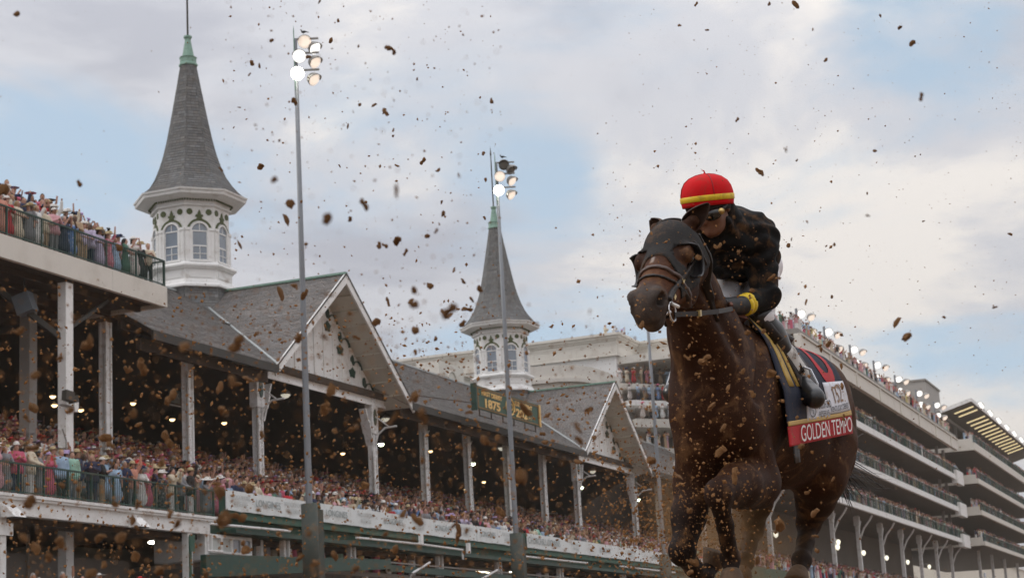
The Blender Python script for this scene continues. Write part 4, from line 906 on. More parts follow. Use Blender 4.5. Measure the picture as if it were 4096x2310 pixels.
def clm(n):
    if 'floral' in n or 'pattern' in n: return mat('cloth_'+n.replace(' ', '_'), CL[n], rough=.8, var=.1, stain=(.66, .64, .60) if 'white' not in n else (.5, .10, .18), stain_amt=.95, stain_scale=13)
    return mat('cloth_'+n.replace(' ', '_'), CL[n], rough=.8, var=.16, scale=14, bump=.2, bscale=60, stain=tuple(min(.8, c*1.4+.05) for c in CL[n]), stain_amt=.4, stain_scale=9)
SK = [mat('skin_%s' % n, c, rough=.55, var=.12, scale=9) for n, c in (('fair', (.48, .27, .20)), ('tan', (.36, .19, .125)), ('olive', (.26, .135, .085)), ('deep', (.10, .05, .032)))]
HR = [mat('hair_%s' % n, c, rough=.6, var=.3, scale=30) for n, c in (('dark', (.015, .011, .009)), ('brown', (.06, .032, .018)), ('blond', (.32, .21, .10)), ('grey', (.30, .29, .28)))]
HC_ = {'straw': (.50, .40, .24), 'white': (.72, .70, .66), 'black': (.012, .012, .012), 'pink': (.62, .15, .24), 'red': (.5, .03, .03), 'navy': (.02, .03, .08), 'lilac': (.45, .34, .55)}
def hatm(n): return mat('hat_'+n, HC_[n], rough=.85, var=.15, scale=20, bump=.3, bscale=80)
shoe = mat('dark_shoe', (.02, .015, .012))
USED = set(); NP = [0]
PH = {'down': 'standing', 'phone': 'holding phone', 'raise': 'arm raised', 'lean': 'leaning forward', 'clap': 'clapping'}
def child(me, nm, m, par):
    o = bpy.data.objects.new(nm, me); C.objects.link(o); o.parent = par
    o.material_slots[0].link = 'OBJECT'; o.material_slots[0].material = m; return o
def person(x, y, z, rot, zone, group, r, sc=None):
    for _ in range(60):
        fem = r.rand() < .52; kd = ('down', 'phone', 'raise', 'lean', 'clap')[r.choice(5, p=[.26, .24, .09, .26, .15])]
        tops = list(CL); wts = np.array([.17 if not fem else .06, .12, .20, .13, .10 if fem else .03, .06 if fem else .02, .05, .09, .07, .02, .03, .03, .06, .01, .012, .012]+([.09, .07, .07, .10] if fem else [0, 0, 0, 0])); top = tops[r.choice(len(tops), p=wts/wts.sum())]
        hat = ('wide-brimmed', 'fascinator', '', 'fedora')[r.choice(4, p=[.34, .22, .36, .08])] if fem else ('fedora', 'cap', '')[r.choice(3, p=[.34, .10, .56])]
        hc = ('straw', 'white', 'black', 'pink', 'red', 'navy', 'lilac')[r.choice(7, p=[.30, .22, .10, .14, .08, .08, .08])] if fem else ('straw', 'white', 'navy')[r.choice(3, p=[.5, .38, .12])]
        ho = {'wide-brimmed': '%s wide hat' % hc, 'fascinator': '%s fascinator' % hc, 'fedora': '%s fedora' % hc, 'cap': '%s cap' % hc, '': ''}[hat]
        gar = 'dress' if fem else ('jacket' if r.rand() < .62 else 'shirt')
        bot = '' if fem else ('navy', 'tan', 'grey', 'white', 'black')[r.randint(5)]
        hci = r.choice(4, p=[.38, .34, .18, .10]); hairn = ('dark', 'brown', 'blond', 'grey')[hci]
        lab = '%s in %s %s%s, %s, %s' % ('woman' if fem else 'man', top, gar, ', '+ho if ho else ' with %s hair' % hairn, PH[kd], zone)
        if len(lab.split()) > 16: lab = lab.replace(', '+PH[kd], '')
        if lab not in USED: break
    USED.add(lab); NP[0] += 1
    s = sc or (.95+.10*r.rand())*(.96 if fem else 1.03)
    b = bpy.data.objects.new('person', PM['body', kd]); C.objects.link(b); b.location = (x, y, z); b.rotation_euler = (0, 0, rot); b.scale = (s, s, s*(.98+.04*r.rand()))
    b.material_slots[0].link = 'OBJECT'; b.material_slots[0].material = SK[r.choice(4, p=[.45, .30, .12, .13])]
    tag(b, lab, 'person', group)
    child(PM[gar, kd], gar, clm(top), b)
    if not fem: child(PM['trousers'], 'trousers', clm(bot), b)
    child(PM['hair_long' if fem else 'hair_short'], 'hair', HR[hci], b)
    if hat: child(PM[{'wide-brimmed': 'wide_hat', 'fascinator': 'fascinator', 'fedora': 'fedora', 'cap': 'cap'}[hat]], 'hat', hatm(hc), b)
    return b
pr = np.random.RandomState(21)
FACE = math.radians(-18)      # spectators look down the track towards the finish
def row(x0, x1, y, z, step, zones, group, jit=.12, yj=.10, lim=999):
    x = x0+pr.rand()*step; n = 0
    while x < x1 and n < lim and NP[0] < 300:
        zone = [zn for lim_, zn in zones if x <= lim_][0]
        person(x, y+yj*pr.randn()*.6, z, FACE+.45*pr.randn(), zone, group, pr); x += step*(.75+.5*pr.rand()); n += 1
TZN = [(50.5, 'far left of upper terrace'), (54.5, 'on upper terrace by column'), (57.5, 'on upper terrace near spire'), (99, 'at right end of upper terrace')]
tg = 'spectators on the upper-left terrace'
row(45.5, 59.4, TY+.55, TZ+.04, .52, TZN, tg)
row(45.8, 58.4, TY+1.4, 16.41, .50, [(50.5, 'second terrace row, far left'), (54.5, 'second terrace row by column'), (57.5, 'second terrace row near spire'), (99, 'second terrace row, right end')], tg)
row(45.8, 58.0, TY+2.3, 17.01, .50, [(a, 'far back on upper terrace'+(' at left' if a < 53 else ' near spire')) for a, b in TZN], tg)
BZN = [(51, 'behind balcony rail at far left'), (54, 'behind balcony rail by pale column'), (57, 'behind balcony rail right of columns'), (99, 'at right end of balcony rail')]
bg_ = 'spectators on the lower-left balcony'
row(46.4, 59.5, 36.55, 6.77, .58, BZN, bg_)
row(46.6, 59.6, 37.55, deckz(37.5), .60, [(a, b.replace('behind', 'second row behind').replace('at right', 'second row, right')) for a, b in BZN], bg_)
NZN = [(67.5, 'above first banner'), (76, 'above banner right of nearest mast'), (84, 'above long banner under gable'), (91.2, 'above banner left of middle mast'), (200, 'above CHURCHILL DOWNS banner')]
ng = 'spectators behind the white banners'
row(60.2, 96.0, 36.85, 6.78, .60, NZN, ng)
# clubhouse balconies and roof
cg = 'spectators on the clubhouse balconies'
for i, nm in enumerate(('top', 'second', 'third')):
    for k in range(9):
        u = .5+k*.85+.3*pr.rand()
        if NP[0] < 292:
            o = BT[i]+bd*(u+(0 if i < 2 else .6))+np.array([.648, .762, 0])*(.45+.5*pr.rand()); person(o[0], o[1], o[2]+.01, -.6+.4*pr.randn(), 'on %s clubhouse balcony' % nm, cg, pr, 1.05+.05*pr.rand())
for k, (x, y) in enumerate(((183.2, 60.9), (184.3, 60.3), (185.6, 60.4), (187.2, 60.3))):
    if k == 0: MB().box(183.7, 190.5, 60.05, 62, 35.2, 35.45).build('roof_walk', cream, club)
    person(x+.6, y+.3, 35.46, -.4+.3*pr.randn(), 'on clubhouse roof corner', 'spectators on the clubhouse roof', pr, 1.12)
# ------------------------------------------------------------------ the mass of the crowd: small figures, one mesh per area
def fig_template():
    V = []; Fx = []; K = []
    def prism(rings, k, n=6):
        b = len(V)
        for (cx, cy, cz, rx, ry) in rings:
            for j in range(n): a = 2*math.pi*j/n; V.append((cx+rx*math.cos(a), cy+ry*math.sin(a), cz))
        for i in range(len(rings)-1):
            for j in range(n): p, q = b+i*n+j, b+i*n+(j+1) % n; Fx.append((p, q, q+n, p+n)); K.append(k)
        e = b+(len(rings)-1)*n; Fx.append(tuple(e+j for j in range(n))[:4]); K.append(k)
        if n == 6: Fx.append((e+3, e+4, e+5, e)); K.append(k)
    prism([(0, 0, 0, .17, .12), (0, 0, .5, .19, .13), (0, 0, .95, .17, .11)], 1)                            # lower garment
    prism([(0, 0, .94, .165, .11), (0, 0, 1.2, .19, .12), (0, 0, 1.40, .20, .10), (0, 0, 1.47, .07, .06)], 0)   # torso
    prism([(0, -.01, 1.46, .05, .05), (0, -.01, 1.53, .075, .085), (0, -.01, 1.62, .085, .10), (0, 0, 1.69, .07, .085), (0, 0, 1.73, .03, .04)], 2)   # head
    prism([(0, .02, 1.60, .092, .105), (0, .015, 1.69, .085, .098), (0, .01, 1.755, .04, .05)], 3)          # hair / hat crown
    return V, Fx, K
TV, TF, TK = fig_template(); TV = np.array(TV)
def armv(sh, el, ha):
    m = MB(); m.tube([sh, el, ha], [.055, .046, .036], 4, False); return np.array(m.V), m.F
ARMS = {k: [armv(*a) for a in pose_arms(k)] for k in ('down', 'phone', 'raise', 'clap', 'lean')}
hatV = [(0, 0, 1.70)]+[(.24*math.cos(2*math.pi*j/8), .24*math.sin(2*math.pi*j/8), 1.675) for j in range(8)]; hatF = [(0, 1+j, 1+(j+1) % 8) for j in range(8)]
PAL = [CL[k] for k in ('white', 'white', 'white', 'white', 'white', 'cream', 'cream', 'cream', 'pink', 'pink', 'pink', 'rose', 'navy', 'navy', 'black', 'black', 'pale blue', 'pale blue', 'grey', 'tan', 'lilac', 'coral', 'red', 'mint', 'yellow', 'green')]
crowdm = mat('crowd_cloth', (.5, .5, .5), rough=.8, var=.12, scale=12, attr='tone')
def crowd(name, label, spots, seed, parent=None):
    q = np.random.RandomState(seed); Vs = []; Fs = []; Ts = []; n = 0
    skins = [(.48, .27, .20), (.36, .19, .125), (.26, .135, .085), (.10, .05, .032)]; hats = list(HC_.values()); hairs = [(.015, .011, .009), (.06, .032, .018), (.30, .2, .1), (.3, .29, .28)]
    for (x, y, z) in spots:
        s = .94+.14*q.rand(); a = FACE+.5*q.randn(); ca, sa = math.cos(a), math.sin(a); R = np.array([[ca, -sa, 0], [sa, ca, 0], [0, 0, 1]])*s
        top = PAL[q.randint(len(PAL))]; bot = PAL[q.randint(len(PAL))] if q.rand() < .6 else top; sk = skins[q.choice(4, p=[.45, .3, .12, .13])]; hat = q.rand() < .45; hc = hats[q.randint(len(hats))] if hat else hairs[q.randint(4)]
        cols = [top, bot, sk, hc]; kd = ('down', 'phone', 'raise', 'clap', 'lean')[q.choice(5, p=[.25, .3, .1, .15, .2])]
        P = np.array([x, y, z])
        def put(V, Fx, cl):
            nonlocal n
            W_ = V@R.T+P; Vs.append(W_); Fs.extend([tuple(i+n for i in f) for f in Fx]); Ts.extend(cl); n += len(W_)
        put(TV, TF, [cols[k] for k in TK])
        sl = top if q.rand() < .6 else sk
        for V, Fx in ARMS[kd]: put(V, Fx, [sl]*4+[sk]*(len(Fx)-4))
        if hat: put(np.array(hatV)+np.array([0, 0, .02]), hatF, [hc]*8)
    o = mesh_obj(name, np.concatenate(Vs), Fs, crowdm, parent)
    at = o.data.attributes.new('tone', 'FLOAT_COLOR', 'FACE'); arr = np.ones((len(Ts), 4), np.float32); arr[:, :3] = Ts; at.data.foreach_set('color', arr.ravel())
    return tag(o, label, None, None, 'stuff')
cr_ = np.random.RandomState(5)
def fill(x0, x1, y0, z0, dy, dz, rows, step, keep=.92, x1f=None):
    out = []
    for i in range(rows):
        x = x0+cr_.rand()*step
        while x < x1:
            if cr_.rand() < keep: out.append((x, y0+i*dy+.12*cr_.randn(), z0+i*dz))
            x += step*(.8+.4*cr_.rand())
    return out
sp_ = fill(45, 60, 38.1, deckz(38.1), .8, .268, 13, .56)+fill(60.2, 150, 37.6, deckz(37.6), .8, .268, 13, .54)+fill(96.2, 150, 36.85, 6.78, .8, .268, 1, .6)
crowd('crowd', 'dense crowd filling the open deck of the old grandstand', sp_, 31)
crowd('crowd', 'rear rows of spectators on the upper-left terrace', fill(44, 56.6, 41.05, 18.21-.60, .85, .6, 1, .52)+fill(44, 51.6, 41.9, 18.21, .85, .6, 1, .52), 32)
sp_ = []
for i, (z0, z1) in enumerate(TIERS): sp_ += fill(152 if i == 0 else 164, 265.5, 36.5, z1, .55, .10, 1, .62)+fill(152 if i == 0 else 164, 265.5, 37.3, z1+.36, .9, .34, 3, .62)
crowd('crowd', 'spectators packed along the railings of the long tiered stand', sp_, 33)
crowd('crowd', 'spectators standing along the top edge of the tiered stand', fill(166, 266, 36.9, 31.16, .9, .08, 3, .72, .85), 34)
sp_ = []
for i, (z0, z1) in enumerate(TIERS+[(29.2, 30.3)]): sp_ += fill(268.5, 345, 34.5, z1-.1, .8, .12, 2, .8)
crowd('crowd', 'spectators in the far section beyond the end blocks', sp_, 35)
crowd('crowd', 'spectators on the open deck under the tiered stand', fill(150, 300, 36.9, 7.42, 1.1, .36, 5, .72), 36)
crowd('crowd', 'spectators in the lower gallery below the banners', fill(63.5, 80, 36.8, 5.19, .6, .0, 2, .75, .8)+fill(95, 120, 36.8, 5.19, .6, .0, 1, 1.2, .6), 37)
crowd('crowd', 'row of heads of spectators on the apron at the bottom edge', fill(44.5, 66, 32.5, 1.95, 1.2, .30, 2, .8, .8), 38)
MB().box(35, 70, 31.8, 35.2, 0, 1.94).build('apron_stand', greyc, low)
for i, (x, y, z) in enumerate([tuple(BT[3]+bd*(k*.62+.5)+np.array([.648, .762, 0])*.6) for k in range(10)]): pass
crowd('crowd', 'spectators on the lowest clubhouse balcony', [tuple(BT[3]+bd*(k*.55+.4)+np.array([.648, .762, 0])*(.5+.5*(k % 2))+np.array([0, 0, .0])) for k in range(14)], 39)
# ------------------------------------------------------------------ the racehorse
YC = 2.05
def Hp(x, y, z): return np.array([x, YC+y, z])      # y<0 is the horse's left side (towards the camera)
hs = SDF((6.45, 1.50, .18), (9.95, 2.62, 2.24), .0075)
# trunk
hs.ell(Hp(8.56, 0, 1.32), (.62, .290, .315), .06)                        # barrel
hs.ell(Hp(8.02, .02, 1.33), (.36, .205, .35), .10)                         # girth
hs.ell(Hp(7.80, .045, 1.32), (.27, .210, .31), .10)                      # breast
hs.ell(Hp(7.74, -.075, 1.22), (.15, .105, .17), .06).ell(Hp(7.74, .125, 1.24), (.15, .100, .17), .06)
hs.cone(Hp(7.95, 0, 1.58), Hp(8.35, 0, 1.60), .09, .10, .12)             # withers
hs.cone(Hp(8.35, 0, 1.52), Hp(9.0, 0, 1.52), .12, .15, .12)              # back
hs.ell(Hp(9.08, 0, 1.44), (.36, .275, .25), .10)                         # croup
for q in (-1, 1):
    hs.ell(Hp(9.06, .175*q, 1.46), (.27, .135, .20), .08)                 # hip muscle
    hs.ell(Hp(9.26, .16*q, 1.30), (.20, .13, .27), .08)                   # buttock
    hs.ell(Hp(8.98, .185*q, 1.18), (.20, .11, .24), .08)                  # thigh
    hs.ell(Hp(7.98, .02+.160*q, 1.36), (.16, .055, .26), .06)                 # shoulder blade
hs.ell(Hp(8.75, 0, 1.20), (.42, .23, .20), .08)                          # belly/flank tucks up
# neck: from chest and withers up to the poll
neck = [(7.84, .030, 1.42), (7.66, .034, 1.58), (7.44, .028, 1.72), (7.24, .005, 1.83)]
hs.chain([Hp(*p) for p in neck], [.235, .195, .155, .118], .06, sq=((0, 1, 0), .80))
hs.chain([Hp(8.05, .015, 1.56), Hp(7.66, .05, 1.69), Hp(7.34, .03, 1.84), Hp(7.16, .0, 1.92)], [.10, .075, .060, .06], .07)   # crest
hs.chain([Hp(7.66, 0, 1.40), Hp(7.48, 0, 1.58), Hp(7.30, 0, 1.70)], [.14, .085, .06], .05)                                     # windpipe
# head frame: f along the face, n out of the face, s the horse's left
HF = np.array([-.735, .020, -.68]); HF /= np.linalg.norm(HF)
HS = np.array([-.06, -1., .02]); HS -= HF*(HS@HF); HS /= np.linalg.norm(HS)
HN = np.cross(HF, HS); HN = HN if HN[0] < 0 else -HN
H0 = np.array([7.08, 2.046, 1.996])
def Hd(f, s, n): return H0+HF*f+HS*s*1.09+HN*n*1.04
HM = np.array([HF, HS, HN])
def hell(c, r, k=.03, op='u'): hs.ell(Hd(*c), r, k, HM, op)
def hcone(a, b, ra, rb, k=.03, op='u', sq=None): hs.cone(Hd(*a), Hd(*b), ra, rb, k, op, sq)
hell((.09, 0, -.085), (.13, .098, .105), .05)
hcone((.13, 0, -.075), (.47, 0, -.052), .088, .050, .04, sq=(HN, .9))
for q in (-1, 1):
    hell((.205, .052*q, -.165), (.125, .042, .125), .04)
    hcone((.22, .05*q, -.20), (.49, .022*q, -.105), .045, .036, .03)
    hell((.205, .098*q, -.062), (.050, .022, .032), .025)                  # brow
    hcone((.27, .082*q, -.085), (.40, .058*q, -.075), .012, .006, .02)     # facial crest
hcone((.30, 0, -.13), (.52, 0, -.085), .075, .055, .05)
hell((.545, 0, -.068), (.080, .066, .066), .04)
hell((.595, 0, -.095), (.045, .054, .045), .03)                           # upper lip
hell((.55, 0, -.148), (.060, .044, .030), .022)                           # lower lip and chin
for q in (-1, 1):
    hell((.550, .048*q, -.046), (.052, .030, .046), .02)                   # nostril rim
    hell((.566, .064*q, -.044), (.034, .026, .024), .010, 'd'); hell((.572, .048*q, -.046), (.022, .024, .016), .008, 'd')             # nostril
    hell((.575, .052*q, -.128), (.050, .018, .006), .008, 'd')             # mouth line
hcone((.06, 0, -.13), (.02, 0, -.20), .10, .11, .06)                      # throat latch
# ears, laid back
earT = {1: Hd(-.055, .158, .010), -1: Hd(-.075, -.098, -.02)}
for q in (1, -1):
    e0 = Hd(-.015, .062*q, -.055); hs.cone(e0, e0*.8+earT[q]*.2, .036, .030, .02)
# legs: (points, radii)
def leg(up, upr, low, lowr, knee_r, fet_r):
    hs.chain(up, upr, .05)
    hs.chain(low, lowr, .018)
    hs.ell(low[0], (knee_r*.92, knee_r, knee_r*1.15), .03)
    hs.ell(low[2], (fet_r, fet_r*.92, fet_r), .018)
P = lambda x, y, d: atD(x, y, d)
fl = [P(2990, 1800, 8.04), P(3015, 1930, 8.06), P(2955, 1940, 7.84), P(2876, 1968, 7.60)]
hs.chain(fl, [.112, .116, .098, .060], .026)
hs.ell(P(3025, 1900, 8.15), (.12, .10, .13), .05)
flk = P(2872, 1978, 7.59)
flow = [flk, P(2900, 2100, 7.70), P(2922, 2232, 7.80), P(2926, 2290, 7.76)]
hs.chain(flow, [.046, .036, .037, .033], .02); hs.ell(flk, (.052, .050, .062), .03); hs.ell(P(2921, 2228, 7.80), (.045, .042, .048), .018)
hs.chain([P(2914, 2080, 7.80), P(2932, 2200, 7.86)], [.018, .018], .012)      # tendon
fr = [P(2790, 1790, 7.98), P(2780, 1930, 8.02), P(2755, 2060, 7.94), P(2735, 2190, 7.86)]
hs.chain(fr, [.100, .088, .070, .052], .05)
frk = P(2727, 2205, 7.85)
hs.chain([frk, P(2775, 2270, 8.02), P(2815, 2300, 8.14), P(2848, 2262, 8.20)], [.050, .040, .040, .034], .02); hs.ell(frk, (.055, .054, .062), .03); hs.ell(P(2815, 2296, 8.14), (.045, .042, .045), .018)
hl = [Hp(9.05, -.17, 1.22), P(3268, 1900, 9.02), P(3262, 1995, 9.12), P(3236, 2085, 9.22)]
hs.chain(hl, [.165, .124, .094, .066], .05)
hlk = P(3233, 2095, 9.22)
hs.chain([hlk, P(3222, 2165, 9.12), P(3206, 2240, 9.0), P(3196, 2285, 8.93)], [.052, .043, .044, .038], .02); hs.ell(hlk, (.062, .050, .066), .03); hs.ell(P(3207, 2236, 9.0), (.052, .047, .05), .018)
hs.cone(P(3245, 2060, 9.26), P(3252, 2095, 9.30), .03, .026, .02)
hr = [Hp(9.02, .17, 1.18), P(3035, 1900, 9.0), P(3022, 2010, 9.14), P(3012, 2105, 9.28)]
hs.chain(hr, [.15, .10, .076, .056], .05)
hrk = P(3010, 2115, 9.28)
hs.chain([hrk, P(2995, 2180, 9.18), P(2980, 2245, 9.06), P(2972, 2285, 9.0)], [.050, .040, .042, .036], .02); hs.ell(hrk, (.058, .05, .064), .03); hs.ell(P(2981, 2242, 9.06), (.048, .044, .048), .018)
# muscle lines: breast furrow, jugular grooves, shoulder and quarter divisions
hs.cone(Hp(7.46, .03, 1.46), Hp(7.50, .03, 1.10), .022, .03, .06, 'd')
for q in (-1, 1):
    hs.cone(Hp(7.28, .03+.11*q, 1.74), Hp(7.60, .04+.175*q, 1.50), .014, .024, .05, 'd')
    hs.cone(Hp(7.92, .02+.175*q, 1.62), Hp(7.70, .03+.195*q, 1.30), .012, .020, .05, 'd')
    hs.cone(Hp(8.16, .01+.225*q, 1.50), Hp(8.04, .02+.235*q, 1.10), .010, .018, .05, 'd')
    hs.cone(Hp(8.86, .285*q, 1.50), Hp(8.78, .29*q, 1.12), .012, .03, .07, 'd'); hs.cone(Hp(9.20, .30*q, 1.46), Hp(9.06, .315*q, 1.08), .010, .014, .05, 'd')
    hs.cone(Hp(9.38, .225*q, 1.40), Hp(9.22, .27*q, 1.02), .008, .012, .04, 'd')
HV, HFc = hs.mesh(); HV = smooth_mesh(HV, HFc, 2, .4)
def clampv(a): return np.clip(a, 0, 1)
def lerp3(a, b, t): return a*(1-t[:, None])+b*t[:, None]
def hlocal(V):
    d = V-H0; return d@HF, d@HS, d@HN
f_, s_, n_ = hlocal(HV)
tone = np.tile(np.array([.036, .0138, .0062]), (len(HV), 1))
tone = lerp3(tone, np.array([.060, .025, .011]), clampv((HV[:, 0]-8.7)/.3)*clampv((HV[:, 2]-.95)/.3))     # redder quarters
tone = lerp3(tone, np.array([.012, .008, .0065]), clampv((.98-HV[:, 2])/.22)*.85)                              # black points
face = clampv((7.28-HV[:, 0])/.08)
tone = lerp3(tone, np.array([.095, .038, .019]), face*clampv(1-np.abs(f_-.40)/.16))
tone = lerp3(tone, np.array([.058, .044, .037]), face*clampv((f_-.47)/.07))
nos = np.exp(-(((f_-.572)/.022)**2+((np.abs(s_)-.060)/.024)**2+((n_+.046)/.022)**2))*face; tone = lerp3(tone, np.array([.008, .005, .004]), clampv(nos*1.6))  # shade inside the nostril hollows put into the coat colour
star = clampv(1-np.abs(s_+.01)/.011)*clampv((.335-f_)/.01)*clampv((f_-.285)/.01)*(n_ > -.06)*face
tone = lerp3(tone, np.array([.42, .36, .32]), star)
cmat = mat('bay_coat', (.05, .024, .013), rough=.58, var=.50, scale=48, bump=.35, bscale=190, spec=.10, stain=(.19, .095, .040), stain_amt=.62, stain_scale=10, attr='tone')
horse = thing('racehorse', 'dark bay racehorse galloping head-on towards the camera, splashed with mud', 'horse', (8.3, YC, .15))
sdf_obj('body', HV, HFc, cmat, horse, tone)
eyem = mat('horse_eye', (.012, .008, .006), rough=.08, var=.05, spec=.6)
for q in (1, -1):
    mb = MB(); c = Hd(.215, .092*q, -.078)
    for i in range(7):
        pass
    bm = bmesh.new(); bmesh.ops.create_uvsphere(bm, u_segments=14, v_segments=9, radius=.027)
    V = [tuple(np.array(v.co)+c) for v in bm.verts]; Fx = [[v.index for v in f.verts] for f in bm.faces]; bm.free()
    mesh_obj('eye', V, Fx, eyem, horse, True)
# ears: cupped leaves, pinned back and outward
coat2 = mat('ear_coat', (.040, .017, .009), rough=.6, var=.3, scale=30)
for q in (1, -1):
    e0 = Hd(-.012, .060*q, -.050); ax = earT[q]-e0; ln = np.linalg.norm(ax); ax = ax/ln; op = HN*.55+HF*.55+HS*q*.45; op -= ax*(op@ax); op /= np.linalg.norm(op); sd = np.cross(ax, op); V = []; NT, NA = 9, 9
    for i in range(NT):
        t = i/(NT-1); wd = .044*(1-t)**.62*(.72+1.1*t*(1-t)*1.6)+.0015; c = e0+ax*ln*t+op*(-.010*math.sin(t*3.1))
        for j in range(NA):
            a = -2.0+4.0*j/(NA-1); V.append(c-op*wd*math.cos(a)*.75+sd*wd*math.sin(a))
    Fx = [(i*NA+j, i*NA+j+1, (i+1)*NA+j+1, (i+1)*NA+j) for i in range(NT-1) for j in range(NA-1)]
    o = mesh_obj('ear', V, Fx, coat2, horse, True); md = o.modifiers.new('solid', 'SOLIDIFY'); md.thickness = .006; md2 = o.modifiers.new('sub', 'SUBSURF'); md2.levels = 1; md2.render_levels = 1
# hooves
hoofm = mat('hoof_horn', (.10, .06, .033), rough=.75, var=.45, scale=30, bump=.5, bscale=60, stain=(.05, .03, .02), stain_amt=.6, stain_scale=20)
def hoof(a, b, r):
    a, b = np.asarray(a), np.asarray(b); d = (b-a)/np.linalg.norm(b-a); m = MB()
    m.tube([a-d*.012, a+d*.01, a+d*.045, b, b+d*.004], [r*.70, r*.86, r*1.0, r*1.16, r*1.05], 18)
    m.build('hoof', hoofm, horse, True)
hoof(P(2926, 2290, 7.76), P(2930, 2355, 7.72), .056)
hoof(P(2848, 2262, 8.20), P(2866, 2205, 8.20), .056)
hoof(P(3196, 2285, 8.93), P(3184, 2335, 8.86), .058)
hoof(P(2972, 2285, 9.0), P(2962, 2330, 8.95), .056)
# mane and tail: real strands
hairm = mat('black_hair', (.012, .009, .008), rough=.45, var=.3, scale=40, spec=.5)
def strands(name, roots, dirs, n, ln, wave, r, par, m=hairm, drop=.6, seed=3):
    q = np.random.RandomState(seed); mb = MB()
    for i in range(n):
        t = q.rand()*(len(roots)-1); k = int(t); f = t-k
        p = np.array(roots[k])*(1-f)+np.array(roots[min(k+1, len(roots)-1)])*f+q.randn(3)*.012
        d = np.array(dirs)+q.randn(3)*.32; d /= np.linalg.norm(d); l = ln*(.55+.6*q.rand()); pts = [p]; ph = q.rand()*6
        for j in range(1, 6):
            u = j/5; d = d+np.array([0, 0, -drop*.2])+wave*np.array([math.sin(ph+u*5), math.cos(ph*1.7+u*4), math.sin(ph*.6+u*6)])*.2
            d = d/np.linalg.norm(d); pts.append(pts[-1]+d*l/5)
        mb.tube(pts, [r, r, r*.9, r*.7, r*.5, r*.2], 3, False)
    return mb.build(name, m, par)
strands('tail', [Hp(9.42, .0, 1.52), Hp(9.52, -.04, 1.36), Hp(9.56, -.08, 1.18)], (.88, -.05, -.42), 240, .34, .30, .0042, horse, seed=5, drop=.4)
strands('tail', [Hp(9.52, -.10, 1.30), Hp(9.52, -.11, 1.02)], (.3, -1.0, -.15), 40, .30, .8, .0012, horse, seed=9, drop=.1)
strands('mane', [Hp(7.95, .03, 1.66), Hp(7.70, .05, 1.76), Hp(7.44, .05, 1.86)], (.3, .85, -.1), 380, .15, .5, .0035, horse, seed=6)
# ------------------------------------------------------------------ blinker hood
sl, Pc = hs.sub(np.array([6.5, 1.75, 1.40]), np.array([7.42, 2.40, 2.2]))
gh = hs.g[sl]; hx, hy, hz = Pc[0]-H0[0], Pc[1]-H0[1], Pc[2]-H0[2]
gf = hx*HF[0]+hy*HF[1]+hz*HF[2]; gs = hx*HS[0]+hy*HS[1]+hz*HS[2]; gn = hx*HN[0]+hy*HN[1]+hz*HN[2]
gl = hs.__class__.__new__(SDF); gl.lo = hs.lo+hs.h*np.array([s0.start for s0 in sl]); gl.h = hs.h; gl.n = np.array(gh.shape)
def shell(th, *regions):
    g = gh-th
    for r in regions: g = np.maximum(g, r)
    return gl.mesh(np.ascontiguousarray(g, dtype=np.float32))
hood_edge = gf-(.285+np.maximum(np.abs(gs)-.035, 0)*1.15+np.maximum(-gn-.09, 0)*.9)                # lower hem dips over the cheeks
back_edge = np.maximum(-gf-.025+gn*.15, -gn-.235+.25*np.maximum(gf-.1, 0))
eyes = [-(np.sqrt(((gf-.222)/1.0)**2+((gn+.075)/.95)**2)-.060)+np.where(gs*q > 0, 0, -9) for q in (1, -1)]
earcut = []
for q in (1, -1):
    a0 = Hd(-.015, .062*q, -.055); b0 = earT[q]-a0; px_, py_, pz_ = Pc[0]-a0[0], Pc[1]-a0[1], Pc[2]-a0[2]
    tt = np.clip((px_*b0[0]+py_*b0[1]+pz_*b0[2])/(b0@b0), .12, 1); earcut.append(-(np.sqrt((px_-tt*b0[0])**2+(py_-tt*b0[1])**2+(pz_-tt*b0[2])**2)-.052))
V, Fx = shell(.008, hood_edge, back_edge, *eyes, *earcut)
V = smooth_mesh(V, Fx, 1, .4)
hoodm = mat('hood_mesh_cloth', (.019, .017, .016), rough=.9, var=.45, scale=18, bump=.6, bscale=220, stain=(.12, .062, .030), stain_amt=.7, stain_scale=8)
hood = thing('blinker_hood', 'dark grey blinker hood with cupped eye holes on the racehorse\'s head', 'blinkers', tuple(H0))
sdf_obj('hood', V, Fx, hoodm, hood)
cupm = mat('blinker_leather', (.018, .017, .018), rough=.35, var=.3, spec=.6)
for q in (1, -1):     # half-cup blinkers behind each eye
    m = MB(); base = Hd(.222, .085*q, -.080); NJ, NI = 15, 5; rows = []
    for j in range(NJ):
        a = -.75+3.1*j/(NJ-1); rim = []
        for i in range(NI):
            u = i/(NI-1); rr = .060+.010*math.sin(u*3)
            # cup opens towards the nose; stands off the cheek
            c = base+HF*(math.sin(a)*rr*-1)*1.0+HN*(-math.cos(a)*rr)+HS*q*(.005+.052*u)+HF*.018*u
            rim.append(c)
        rows.append(rim)
    V = [p for r0 in rows for p in r0]; Fx = []
    for j in range(NJ-1):
        for i in range(NI-1):
            a0 = j*NI+i; Fx.append((a0, a0+1, a0+NI+1, a0+NI))
    o = mesh_obj('blinker_cup', V, Fx, cupm, hood, True); md = o.modifiers.new('solid', 'SOLIDIFY'); md.thickness = .006
